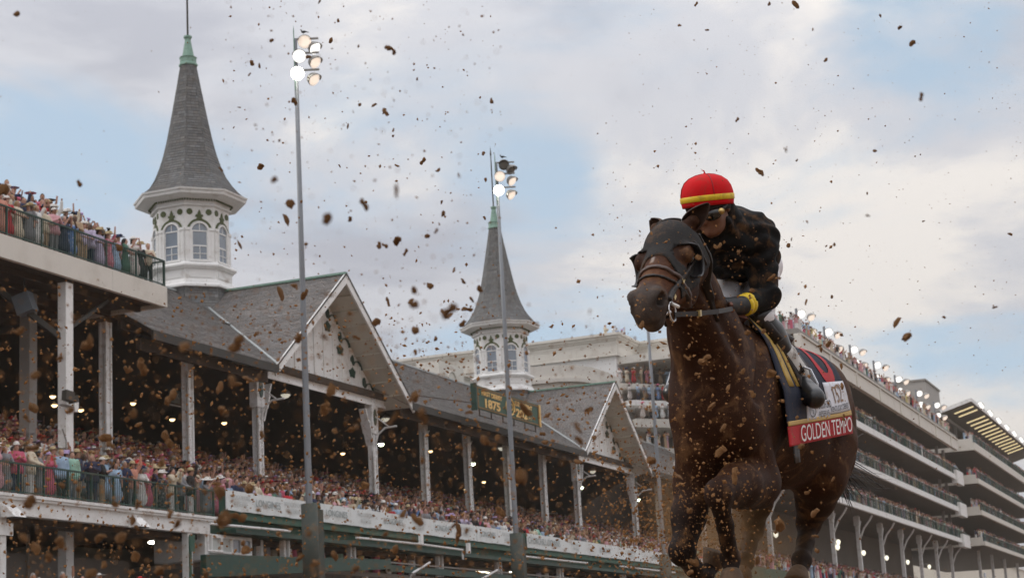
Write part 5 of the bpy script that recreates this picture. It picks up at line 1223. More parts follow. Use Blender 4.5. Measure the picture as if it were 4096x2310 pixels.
# ------------------------------------------------------------------ bridle: straps hug the head
leath = mat('bridle_leather', (.055, .026, .016), rough=.42, var=.3, spec=.5, scale=30)
dkl = mat('dark_leather', (.018, .012, .009), rough=.5, var=.3, spec=.3, scale=30)
brass = mat('brass', (.60, .43, .18), rough=.3, metal=1.0, var=.1)
steel = mat('polished_steel', (.65, .65, .66), rough=.22, metal=1.0, var=.05)
bridle = thing('bridle', 'brown leather racing bridle with brass buckles and a ring bit on the racehorse', 'bridle', tuple(Hd(.3, 0, 0)))
def band(name, th, plane, hw, m, *extra):
    V, Fx = shell(th, np.abs(plane)-hw, *extra)
    if len(V): return sdf_obj(name, V, Fx, m, bridle)
band('noseband', .010, gf-.355-.25*(gn+.06), .011, leath, -(gf-.25))
band('flash_strap', .009, gf-.405-.55*(gn+.06), .008, dkl, -(gf-.25))
band('cheekpiece', .013, gs, .118, dkl, np.abs(gn+.125-.10*(gf-.1))-.011, -(gs), -gf+.03, gf-.52)
band('cheekpiece', .013, gs, .118, dkl, np.abs(gn+.125-.10*(gf-.1))-.011, gs, -gf+.0, gf-.52)
band('headpiece', .015, gf+.0+.0*gn, .012, dkl, *earcut)
band('throat_lash', .014, gf-.10-.35*(gn+.1), .009, dkl, -(gf-.0), gn+.06, np.abs(gs)-.125, -gn-.21)
def torus(name, c, ax, R_, r, m, par, n=20):
    ax = np.asarray(ax, float); ax /= np.linalg.norm(ax); u = np.cross(ax, [0, 0, 1.]); u /= np.linalg.norm(u); v = np.cross(ax, u)
    mb = MB(); pts = [np.asarray(c)+R_*(math.cos(2*math.pi*i/n)*u+math.sin(2*math.pi*i/n)*v) for i in range(n+1)]
    mb.tube(pts, r, 6, False); return mb.build(name, m, par, True)
for q in (1, -1):
    torus('bit_ring', Hd(.515, .066*q, -.135), HS, .040, .0045, steel, bridle)
    for (f, n) in ((.34, -.10), (.12, -.11)):
        o = MB().obox(Hd(f, .088*q if f > .2 else .105*q, n), HF, HN, HS, .015, .011, .004).build('buckle', brass, bridle)
    MB().obox(Hd(.44, .068*q, -.115), HF, HN, HS, .014, .007, .004).build('buckle', brass, bridle)
MB().tube([Hd(.515, .062, -.135), Hd(.522, 0, -.142), Hd(.515, -.062, -.135)], .008, 8).build('bit_mouthpiece', steel, bridle, True)
MB().tube([Hd(.500, .066, -.105), Hd(.518, .098, -.118)], .007, 8).build('bit_cheek', mat('bit_white', (.72, .70, .66), rough=.4), bridle, True)
# ------------------------------------------------------------------ saddle cloth, saddle
def hit(px, py, off=0.):     # first meeting of a sight line with the horse's skin
    d = ray(px, py); d = d/np.linalg.norm(d); t = 6.2
    p = EYE+d*t
    for _ in range(1600):
        i = ((p-hs.lo)/hs.h).astype(int)
        if (i >= 0).all() and (i < hs.n).all() and hs.g[tuple(i)] < off: return p
        p = p+d*.0025
    return None
def barrel(u, phi, off):     # skin point at station u along the horse, angle phi from the spine, lifted by off
    c = np.array([u, YC, 1.30]); d = np.array([0, -math.sin(phi), math.cos(phi)]); r = .12; p = c
    while r < .6:
        p = c+d*r; i = ((p-hs.lo)/hs.h).astype(int)
        if hs.g[tuple(i)] > 0: break
        r += .003
    return c+d*(r+off)
CU0, CU1, CV = 7.93, 8.93, 1.90
_tab = {}
NU, NVV = 60, 81
_uu = np.linspace(CU0-.30, CU1+.12, NU); _vv = np.linspace(-CV-.1, CV+.1, NVV)
_R = np.array([[np.linalg.norm(barrel(u, v, 0)-np.array([u, YC, 1.30])) for v in _vv] for u in _uu])
for _ in range(500): _R[1:-1] = np.maximum(_R[1:-1], (_R[:-2]+_R[2:])*.5)      # cloth bridges the hollow of the flank
for _ in range(5):
    _R[1:-1] = _R[1:-1]*.5+(_R[:-2]+_R[2:])*.25; _R[:, 1:-1] = _R[:, 1:-1]*.5+(_R[:, :-2]+_R[:, 2:])*.25
_ui = (_uu > CU0) & (_uu < CU1)
for j, v in enumerate(_vv):       # the stiff skirt of the cloth keeps a straight run along the flank
    p = np.polyfit(_uu[_ui], _R[_ui, j], 1); lin = np.polyval(p, _uu); lin = lin+max(0, (_R[_ui, j]-lin[_ui]).max()-.008); k = min(1, max(0, (abs(v)-.75)/.4)); _R[:, j] = _R[:, j]*(1-k)+lin*k
def cloth(u, v, off=.012, hang=True):   # smooth drape over the barrel; below the widest point it hangs straight, longer at the front
    if hang:
        sg = 1 if v >= 0 else -1; k = min(1, max(0, (abs(v)-.7)/.6)); v = v+sg*k*(.50*min(1, max(0, (8.93-u)/1.0))-.06)
        if abs(v) > 1.45:
            p = cloth(u, 1.45*sg, off, False); p[2] -= (abs(v)-1.45)*.285; p[1] -= sg*.004*math.sin(u*9)*(abs(v)-1.45); return p
    fu = np.clip((u-_uu[0])/(_uu[1]-_uu[0]), 0, NU-1.001); fv = np.clip((v-_vv[0])/(_vv[1]-_vv[0]), 0, NVV-1.001); i, j = int(fu), int(fv); a, b = fu-i, fv-j
    r = (_R[i, j]*(1-a)+_R[i+1, j]*a)*(1-b)+(_R[i, j+1]*(1-a)+_R[i+1, j+1]*a)*b
    r += off+.0012*math.sin(u*25+v*3)*min(1, abs(v))
    return np.array([u, YC-math.sin(v)*r, 1.30+math.cos(v)*r])
def patch(name, m, u0, u1, v0, v1, off, par, nu=14, nv=14, th=.004):
    V = [cloth(u0+(u1-u0)*i/nu, v0+(v1-v0)*j/nv, off) for i in range(nu+1) for j in range(nv+1)]
    Fx = [(i*(nv+1)+j, i*(nv+1)+j+1, (i+1)*(nv+1)+j+1, (i+1)*(nv+1)+j) for i in range(nu) for j in range(nv)]
    o = mesh_obj(name, V, Fx, m, par, True); md = o.modifiers.new('solid', 'SOLIDIFY'); md.thickness = th; md.offset = 1
    return o
def cloth_text(name, body, uc, vc, size, m, par, off=.020, sx=1., cuts=0, shear=0.):
    cu = bpy.data.curves.new(name, 'FONT'); cu.body = body; cu.size = size; cu.align_x = 'CENTER'; cu.align_y = 'CENTER'; cu.shear = shear; cu.resolution_u = 4
    t = bpy.data.objects.new('t', cu); C.objects.link(t); bpy.context.view_layer.update()
    me = bpy.data.meshes.new_from_object(t.evaluated_get(bpy.context.evaluated_depsgraph_get())); bpy.data.objects.remove(t); bpy.data.curves.remove(cu)
    bm = bmesh.new(); bm.from_mesh(me)
    if cuts:
        bmesh.ops.triangulate(bm, faces=bm.faces[:])
        for _ in range(cuts): bmesh.ops.subdivide_edges(bm, edges=[e for e in bm.edges if e.calc_length() > size*.12], cuts=1)
        bmesh.ops.triangulate(bm, faces=bm.faces[:])
    pts = [cloth(uc+v.co.x*sx, vc-v.co.y/.30, off) for v in bm.verts]
    Fx = [[v.index for v in f.verts] for f in bm.faces]; bm.free(); bpy.data.meshes.remove(me)
    return mesh_obj(name, pts, Fx, m, par)
navy = mat('navy_cloth', (.010, .014, .030), rough=.8, var=.2, bump=.2, bscale=300, stain=(.10, .06, .03), stain_amt=.35, stain_scale=9)
redc = mat('red_cloth', (.42, .012, .018), rough=.7, var=.15, bump=.2, bscale=300, stain=(.12, .06, .03), stain_amt=.35, stain_scale=10)
gold = mat('gold_braid', (.50, .32, .10), rough=.6, var=.25, scale=60)
whitec = mat('white_patch', (.62, .62, .66), rough=.7, var=.06, stain=(.30, .20, .11), stain_amt=.5, stain_scale=22)
wtext = mat('white_stitching', (.70, .70, .68), rough=.7, var=.08)
inkm = mat('black_print', (.012, .012, .016), rough=.7, var=.05)
inkb = mat('bronze_print', (.26, .15, .08), rough=.6, var=.2)
sc = thing('saddle_cloth', 'navy saddle cloth with red GOLDEN TEMPO hem and white sponsor patches on the racehorse', 'saddle cloth', tuple(cloth(8.4, 0, .01)))
VB0, VB1 = 1.50, 1.82
patch('cloth_panel', navy, CU0, CU1, -VB0, VB0, .008, sc, 26, 60)
patch('gold_trim', gold, CU0, CU1, VB0-.075, VB0, .013, sc, 26, 3, .003)
for q in (1, -1):
    patch('red_hem', redc, CU0, CU1, min(VB0*q, VB1*q), max(VB0*q, VB1*q), .009, sc, 26, 10)
cloth_text('horse_name', 'GOLDEN TEMPO', 8.49, (VB0+VB1)/2+.01, .112, wtext, sc, .024, .96, 1)
cloth_text('cloth_number', '8', 8.71, .46, .56, redc, sc, .016, 1.05, 3)
p1 = (8.22, 8.58, 1.20, 1.46); p2 = (8.56, 8.92, .98, 1.42)
patch('sponsor_patch', whitec, *p1, .013, sc, 8, 8, .003); patch('sponsor_patch', whitec, *p2, .015, sc, 8, 8, .003)
cloth_text('patch_print', 'WOODFORD\nRESERVE', 8.47, 1.33, .040, inkm, sc, .020, 1.1)
cloth_text('patch_print', 'W', 8.292, 1.29, .036, inkm, sc, .020); cloth_text('patch_print', 'R', 8.312, 1.355, .036, inkm, sc, .020)
ringV = []; ringF = []
for i in range(25):
    a = 2*math.pi*i/24
    for r in (1., .86): ringV.append(cloth(8.302+.048*r*math.cos(a), 1.323+.100*r*math.sin(a), .0195))
ringF = [(2*i, 2*i+1, 2*i+3, 2*i+2) for i in range(24)]
mesh_obj('patch_emblem', ringV, ringF, inkm, sc)
cloth_text('patch_print', '152', 8.74, 1.17, .098, inkb, sc, .021, 1.25)
cloth_text('patch_print', 'KENTUCKY DERBY', 8.74, 1.35, .034, inkm, sc, .021, 1.12)
def cline(pts, w, m, off=.021):
    V = []; 
    for i, (u, v) in enumerate(pts):
        V += [cloth(u, v-w, off), cloth(u+w*.2, v+w, off)]
    mesh_obj('patch_emblem', V, [(2*i, 2*i+1, 2*i+3, 2*i+2) for i in range(len(pts)-1)], m, sc)
cline([(8.66, 1.09), (8.69, 1.06), (8.72, 1.07), (8.75, 1.04), (8.79, 1.035)], .012, inkb)
cline([(8.80, 1.02), (8.83, 1.05), (8.86, 1.11), (8.865, 1.14), (8.845, 1.135)], .008, inkb)
yel = mat('yellow_pad', (.46, .30, .07), rough=.6, var=.2, stain=(.10, .06, .03), stain_amt=.7, stain_scale=26)
saddle = thing('racing_saddle', 'small black racing saddle with yellow pad edge under the rider', 'saddle', tuple(cloth(8.15, 0, .03)))
def drape(name, m, quadline, off, th, par):   # ribbon between two lists of (u, v)
    A, B = quadline; n = len(A); V = []
    for k in range(n):
        for t in np.linspace(0, 1, 5): V.append(cloth(A[k][0]*(1-t)+B[k][0]*t, A[k][1]*(1-t)+B[k][1]*t, off))
    Fx = [(i*5+j, i*5+j+1, (i+1)*5+j+1, (i+1)*5+j) for i in range(n-1) for j in range(4)]
    o = mesh_obj(name, V, Fx, m, par, True); md = o.modifiers.new('solid', 'SOLIDIFY'); md.thickness = th; md.offset = 1
    return o
for q in (1, -1):
    vs = np.linspace(.06, 1.02, 9)
    drape('pad_edge', yel, ([(7.93+.10*v, v*q) for v in vs], [(7.985+.12*v, v*q) for v in vs]), .016, .012, saddle)
    drape('pad_edge', yel, ([(8.01+.13*v, v*q) for v in vs], [(8.075+.15*v, v*q) for v in vs]), .018, .012, saddle)
    vs = np.linspace(.25, 1.25, 10)
    drape('saddle_flap', dkl, ([(8.07+.10*v, v*q) for v in vs], [(8.33+.10*v, v*q) for v in vs]), .026, .008, saddle)
    vs = np.linspace(1.0, 2.1, 10)
    drape('girth', dkl, ([(8.02, v*q) for v in vs], [(8.11, v*q) for v in vs]), .003, .004, saddle)
patch('saddle_seat', dkl, 8.06, 8.38, -.5, .5, .03, saddle, 10, 12, .03)
MB().tube([cloth(8.05, -.6, .04), cloth(8.03, -.2, .07), cloth(8.03, .2, .07), cloth(8.05, .6, .04)], .028, 8).build('pommel', dkl, saddle, True)
# ------------------------------------------------------------------ the jockey
js = SDF((7.45, 1.52, 1.20), (9.05, 2.52, 2.52), .007)
jk = {}
shL, shR = P(3022, 958, 8.42), P(2800, 945, 8.30)
elL, elR = P(3066, 1182, 8.34), P(2770, 1150, 8.28)
wrL, wrR = P(2962, 1226, 8.12), P(2815, 1205, 8.03)
paL, paR = P(2893, 1226, 8.02), P(2862, 1222, 7.95)
hipL, hipR = P(3046, 1062, 8.80), P(2925, 1066, 8.80)
knL, knR = P(3035, 1268, 8.36), P(2852, 1275, 8.30)
anL, anR = P(3172, 1478, 8.46), P(2752, 1490, 8.50)
toL, toR = P(3258, 1590, 8.30), P(2692, 1572, 8.40)
heL, heR = P(3180, 1515, 8.52), P(2745, 1522, 8.55)
chest, midb, pelv = P(2925, 972, 8.46), P(2965, 1018, 8.66), P(2992, 1058, 8.84)
neckb, skull = P(2915, 900, 8.36), P(2838, 822, 8.20)
def torso(s, g=0.):
    s.chain([chest, midb, pelv], [.142+g, .118+g, .110+g], .07, sq=((0, 1, 0), 1.18))
    for sh in (shL, shR): s.cone(sh, chest*.7+sh*.3, .078+g, .12+g, .07)
    s.cone(shL*.8+neckb*.2, shR*.8+neckb*.2, .07+g, .07+g, .06)
def arms(s, g=0., upto=1.):
    for sh, el, wr in ((shL, elL, wrL), (shR, elR, wrR)):
        s.chain([sh, sh*.5+el*.5, el], [.068+g, .056+g, .050+g], .04)
        s.cone(el, el+(wr-el)*upto, .048+g, .034+g, .03)
def hips(s, g=0.):
    s.cone(hipL, hipR, .088+g, .088+g, .04); s.cone(pelv, pelv+(midb-pelv)*.5, .11+g, .11+g, .05)
    for h_, k_ in ((hipL, knL), (hipR, knR)): s.cone(h_, k_, .082+g, .060+g, .025)
def shins(s, g=0., a=0., b=1., one=None):
    for k_, n_ in [((knL, anL), (knR, anR))[i] for i in (0, 1) if one in (None, i)]:
        p, q = k_+(n_-k_)*a, k_+(n_-k_)*b
        s.cone(p, q, .060+g, .042+g, .03); s.ell(k_*.62+n_*.38+np.array([.02, 0, 0]), (.055+g, .052+g, .08+g), .03) if a < .3 else None
def feet(s, g=0., one=None):
    for n_, e_, t_ in [((anL, heL, toL), (anR, heR, toR))[i] for i in (0, 1) if one in (None, i)]:
        s.cone(e_, t_, .044+g, .042+g, .03); s.cone(n_, e_, .042+g, .042+g, .02)
# facing: towards the camera and a little to the horse's right
fF = np.array([-.88, .22, -.42]); fF /= np.linalg.norm(fF); fS = np.cross([0, 0, 1.], fF); fS += np.array([0, 0, .05]); fS /= np.linalg.norm(fS); fU = np.cross(fF, fS)
if fU[2] < 0: fU = -fU
def Fh(f, s, u): return skull+fF*f+fS*s+fU*u
FM = np.array([fF, fS, fU])
def headsdf(s):
    s.ell(Fh(-.01, 0, .02), (.098, .076, .105), .03, FM)
    s.ell(Fh(.035, 0, -.065), (.060, .056, .075), .04, FM)
    s.cone(Fh(.082, 0, -.01), Fh(.108, 0, -.052), .011, .016, .015)         # nose
    s.ell(Fh(.078, 0, -.108), (.020, .022, .018), .02, FM)                  # chin
    for dz in (-.078, -.088): s.cone(Fh(.086, -.018, dz), Fh(.086, .018, dz), .007, .007, .006)   # lips
    for q in (1, -1):
        s.ell(Fh(.062, .042*q, -.045), (.03, .026, .026), .025, FM)         # cheekbones
        s.ell(Fh(-.012, .078*q, -.022), (.018, .010, .032), .008, FM)       # ears
        s.ell(Fh(.088, .030*q, -.002), (.013, .017, .010), .006, FM, 'd')   # eye sockets
    s.cone(neckb, Fh(-.02, 0, -.07), .062, .056, .03)
def hand(s, wr, pa, rd, q):
    d = (pa-wr)/np.linalg.norm(pa-wr); n = np.cross(d, rd); n /= np.linalg.norm(n)
    s.cone(wr, pa, .030, .034, .02, sq=(n, .72))
    up = np.array([0, 0, 1.])-d*d[2]; up /= np.linalg.norm(up); out = np.cross(d, up)*q
    for i, (l1, l2) in enumerate(((.042, .034), (.046, .038), (.043, .035), (.034, .028))):   # four fingers curl round the rein
        b = pa+up*(.027-.018*i)+d*.012
        k1 = b+d*l1*.75+out*.020; k2 = k1+out*l2*.2-d*l2*.75+out*.012; k3 = k2-d*.012-out*.016
        s.chain([b, k1], [.0100, .0092], .004); s.chain([k1, k2], [.0092, .0086], .003); s.chain([k2, k3], [.0086, .0078], .003)
    t0 = wr*.45+pa*.55+up*.026; t1 = t0+d*.030+up*.012+out*.014; t2 = t1+d*.026-up*.004+out*.010
    s.chain([t0, t1, t2], [.0125, .0105, .0085], .005)
torso(js); arms(js); hips(js); shins(js); feet(js); headsdf(js)
for wr, pa, q in ((wrL, paL, 1), (wrR, paR, -1)): hand(js, wr, pa, np.array([1., 0, -.3]), q)
JV, JF = js.mesh()
skin = mat('warm_skin', (.17, .076, .044), rough=.5, var=.18, scale=30, spec=.35, bump=.1, bscale=200)
jockey = thing('person', 'jockey in black silks and red helmet crouched over the galloping racehorse', 'jockey', tuple(pelv))
sdf_obj('body', smooth_mesh(JV, JF, 1, .3), JF, skin, jockey)
def garment(name, fn, m, h=.007, amp=.006, freq=26., seed=0, cut=None, it=1, lo=None, hi=None):
    s = SDF(lo if lo is not None else (7.45, 1.52, 1.20), hi if hi is not None else (9.05, 2.52, 2.52), h); fn(s)
    x, y, z = s.coords()
    if amp: s.g = (s.g-amp*(np.sin(x*freq+2.2*np.sin(z*freq*.7+seed)+y*9)*np.sin(z*freq*1.1+1.7*np.sin(y*freq*.9)+seed))).astype(np.float32)
    if cut is not None: s.g = np.maximum(s.g, cut(x, y, z)).astype(np.float32)
    V, Fx = s.mesh(); return sdf_obj(name, smooth_mesh(V, Fx, it, .4), Fx, m, jockey)
silk = mat('black_silk', (.0065, .0062, .0062), rough=.7, var=.4, scale=20, spec=.12, bump=.3, bscale=30, stain=(.13, .066, .028), stain_amt=.6, stain_scale=15)
breech = mat('white_breeches', (.80, .79, .82), rough=.6, var=.06, stain=(.32, .22, .14), stain_amt=.3, stain_scale=10)
bootm = mat('black_boot', (.012, .012, .013), rough=.28, var=.3, spec=.6, stain=(.10, .06, .03), stain_amt=.45, stain_scale=14)
greyb = mat('grey_gaiter', (.10, .105, .11), rough=.6, var=.2, stain=(.12, .08, .04), stain_amt=.4)
axis = (midb-pelv)/np.linalg.norm(midb-pelv)
def waist(x, y, z, o=.06): return -((x-pelv[0]-axis[0]*o)*axis[0]+(y-pelv[1]-axis[1]*o)*axis[1]+(z-pelv[2]-axis[2]*o)*axis[2])
garment('silks', lambda s: (torso(s, .018), arms(s, .013, .66), s.cone(neckb, Fh(-.03, 0, -.085), .074, .070, .03)), silk, amp=.010, freq=34, it=0, cut=lambda x, y, z: waist(x, y, z, .15))
garment('breeches', lambda s: hips(s, .010), breech, amp=.005, freq=30, seed=2)
for sd_ in (0, 1): garment('boot', lambda s: shins(s, .010, .0, .80, sd_), bootm, amp=.002, seed=4)
def ankl(s, one):
    for k_, n_ in (((knL, anL), (knR, anR))[one],): s.cone(k_+(n_-k_)*.74, k_+(n_-k_)*1.12, .062, .058, .02)
for sd_ in (0, 1): garment('gaiter', lambda s: ankl(s, sd_), mat('muddy_white', (.55, .53, .50), rough=.7, var=.2, scale=40, stain=(.10, .07, .045), stain_amt=.8, stain_scale=26), amp=.003, seed=1)
for sd_ in (0, 1): garment('boot_foot', lambda s: feet(s, .008, sd_), bootm, amp=.001, seed=1)
garment('glove', lambda s: [s.cone(w_+(e_-w_)*.12, p_, .044, .040, .02) for w_, p_, e_ in ((wrL, paL, elL), (wrR, paR, elR))]+[hand(s, w_, p_, np.array([1., 0, -.3]), q) for w_, p_, q in ((wrL, paL, 1), (wrR, paR, -1))], mat('black_glove', (.009, .009, .010), rough=.55, var=.4, stain=(.12, .07, .035), stain_amt=.5, stain_scale=18), h=.005, amp=.001, lo=(7.45, 1.7, 1.55), hi=(8.2, 2.4, 1.95))
yb = mat('yellow_band', (.72, .50, .02), rough=.5, var=.12, stain=(.16, .09, .03), stain_amt=.45, stain_scale=22)
for w_, e_ in ((wrL, elL), (wrR, elR)):
    d = (e_-w_)/np.linalg.norm(e_-w_)
    for k in (.02, .052): MB().tube([w_+d*k, w_+d*(k+.004), w_+d*(k+.024), w_+d*(k+.028)], [.044, .0505, .0515, .045], 18).build('cuff_band', yb, jockey, True)
# helmet: red cap cover with a yellow band
hA = np.array([-.22, -.03, .97]); hA /= np.linalg.norm(hA); hX = fF-hA*(fF@hA); hX /= np.linalg.norm(hX); hY = np.cross(hA, hX); hC = Fh(.0, 0, .030)
def dome(prof, m, name, n=36, sx=1.10):
    mb = MB()
    for r, z in prof:
        for k in range(n):
            a = 2*math.pi*k/n; wob = 1+.010*math.sin(6*a+.5)*(1 if z > .06 else 0); mb.V.append(tuple(hC+hX*r*sx*math.cos(a)*wob+hY*r*math.sin(a)*wob+hA*z))
    for i in range(len(prof)-1):
        for k in range(n): p, q = i*n+k, i*n+(k+1) % n; mb.F.append((p, q, q+n, p+n))
    mb.F.append(tuple((len(prof)-1)*n+k for k in range(n)))
    return mb.build(name, m, jockey, True)
hred = mat('red_cap', (.56, .007, .010), spec=.12, rough=.7, var=.12, scale=14, bump=.15, bscale=60, stain=(.16, .05, .03), stain_amt=.45, stain_scale=13)
dome([(.100, -.030), (.1145, -.032), (.1165, -.020), (.119, 0), (.1185, .027), (.112, .055), (.098, .080), (.074, .099), (.042, .111), (.014, .116), (.004, .120), (.002, .125)], hred, 'helmet')
for k_ in range(4):
    a_ = math.pi*(k_+.5)/4*2; seam = [hC+hX*r*1.10*math.cos(a_)+hY*r*math.sin(a_)+hA*z for r, z in ((.1195, .016), (.1195, .028), (.113, .056), (.099, .081), (.075, .100), (.043, .112), (.012, .117))]
    MB().tube(seam, .0022, 5).build('cap_seam', mat('cap_seam_red', (.30, .006, .008), rough=.6), jockey, True)
dome([(.1188, -.010), (.1212, -.008), (.1216, .014), (.1195, .016)], yb, 'helmet_band')
MB().tube([hC+hA*.121, hC+hA*.131+hX*.004, hC+hA*.135+hX*.014-hY*.008], [.004, .003, .001], 6).build('cap_tip', hred, jockey, True)
dome([(.085, -.055), (.098, -.052), (.104, -.030), (.100, -.026)], mat('helmet_lining', (.015, .013, .012), rough=.8), 'helmet_lining', sx=1.08)
# goggles
glm = mat('goggle_lens', (.010, .009, .008), rough=.06, var=.05, spec=.8)
gs_ = SDF(tuple(skull-.16), tuple(skull+.16), .004)
for q in (1, -1): gs_.ell(Fh(.072, .036*q, -.030), (.040, .048, .034), .02, FM)
gs_.ell(Fh(.05, 0, -.026), (.045, .084, .026), .015, FM)
V, Fx = gs_.mesh(); sdf_obj('goggles', smooth_mesh(V, Fx, 1, .4), Fx, glm, jockey)
MB().tube([Fh(.092, -.05, -.03), Fh(.045, -.090, -.02), Fh(-.03, -.090, .0), Fh(-.09, -.05, .01)], .009, 6, True).build('goggle_strap', bootm, jockey, True)
MB().tube([Fh(.092, .05, -.03), Fh(.045, .090, -.02), Fh(-.03, .090, .0), Fh(-.09, .05, .01)], .009, 6, True).build('goggle_strap', bootm, jockey, True)
for q in (1, -1): MB().tube([Fh(.068, .080*q, -.03), Fh(.078, .090*q, -.03)], [.016, .015], 14).build('goggle_stud', brass, jockey, True)
garment('neck_gaiter', lambda s: (s.ell(Fh(-.065, -.02, -.01), (.06, .09, .075), .03, FM), s.cone(Fh(-.055, 0, -.03), neckb, .075, .085, .03)), silk, amp=.003, lo=tuple(skull-.3), hi=tuple(skull+.4))
# reins
reinm = mat('rubber_rein', (.13, .045, .025), rough=.7, var=.3, scale=40, bump=.4, bscale=90)
def strap(name, pts, wdt, th, m, par):
    mb = MB()
    for a, b in zip(pts[:-1], pts[1:]): mb.beam(a, b, th, wdt)
    return mb.build(name, m, par)
for q, pa in ((1, paL), (-1, paR)):
    b0 = Hd(.515, .070*q, -.15); d = pa-b0; e = pa+np.array([.02, 0, -.01]); ou = np.array([-.05, -1.*q, .0])
    m0, m1, m2, m3 = (b0+d*.2+ou*.06-np.array([0, 0, .010]), b0+d*.40+ou*.10-np.array([0, 0, .014]), b0+d*.68+ou*.105-np.array([0, 0, .012]), b0+d*.88+ou*.06)
    strap('rein', [b0, m0, m1, m2], .020, .006, dkl, bridle)
    strap('rein_grip', [m2, m3, e], .034, .010, reinm, bridle)
    MB().obox(m0, d/np.linalg.norm(d), [0, 0, 1], HS, .012, .013, .008).build('buckle', brass, bridle)
strap('rein_grip', [paL+np.array([.02, 0, -.01]), P(2985, 1262, 8.15), P(2950, 1300, 8.25), paR+np.array([.02, 0, -.02])], .030, .008, reinm, bridle)
# stirrups
for q, k_, e_, t_ in ((1, knL, heL, toL), (-1, knR, heR, toR)):
    mid = e_*.45+t_*.55; sd = np.array([0, -1.*q, 0]); up = np.array([.05, 0, 1.])
    mb = MB(); mb.tube([mid-sd*.05-up*.045, mid-sd*.058+up*.02, mid-sd*.03+up*.09, mid+up*.105, mid+sd*.03+up*.09, mid+sd*.058+up*.02, mid+sd*.05-up*.045], .006, 6)
    mb.obox(mid-up*.048, [1, 0, 0], sd, [0, 0, 1], .022, .058, .006); mb.build('stirrup', steel, saddle)
    strap('stirrup_leather', [mid+up*.10, cloth(8.22, .9*q, .04), cloth(8.22, .45*q, .05)], .022, .005, dkl, saddle)
# ------------------------------------------------------------------ kicked-up dirt
clodm = mat('track_clod', (.245, .118, .040), rough=.95, var=.45, scale=60, bump=.8, bscale=120)
def clod_mesh(seed, sub=2):
    q = np.random.RandomState(seed); bm = bmesh.new(); bmesh.ops.create_icosphere(bm, subdivisions=sub, radius=1)
    lobes = [(q.randn(3)*.45, .55+.4*q.rand()) for _ in range(q.randint(2, 5))]; st = np.array([1.0, .55+.4*q.rand(), .45+.35*q.rand()])
    ph = q.rand(3, 3)*6
    for v in bm.verts:
        d = np.array(v.co); r = max((c@d)+math.sqrt(max(0, (c@d)**2-c@c+s*s)) for c, s in lobes)
        r = max(.25, r)*(1+.16*math.sin(d@ph[0]*2+1)+.12*math.sin(d@ph[1]*4)+.10*q.randn())
        v.co = Vector(d*r*st)
    me = bpy.data.meshes.new('dirt_clod'); bm.to_mesh(me); bm.free(); me.materials.append(clodm); return me
CM = [clod_mesh(100+i) for i in range(14)]
cq = np.random.RandomState(77); CG = 'clods of track dirt flying through the air'; CUSED = {}
def clod(px, py, D, rad_px, label):
    p = atD(px, py, D); r = rad_px/FOC*D
    o = bpy.data.objects.new('dirt_clod', CM[cq.randint(len(CM))]); C.objects.link(o); o.location = p; o.rotation_euler = tuple(cq.rand(3)*6.28); s = r*(.85+.3*cq.rand()); o.scale = (s*(.9+.3*cq.rand()), s*(.8+.3*cq.rand()), s*(.8+.3*cq.rand()))
    return tag(o, label, 'dirt clod', CG)
K = 1/.629   # sizes and places noted on a reduced print of the photograph
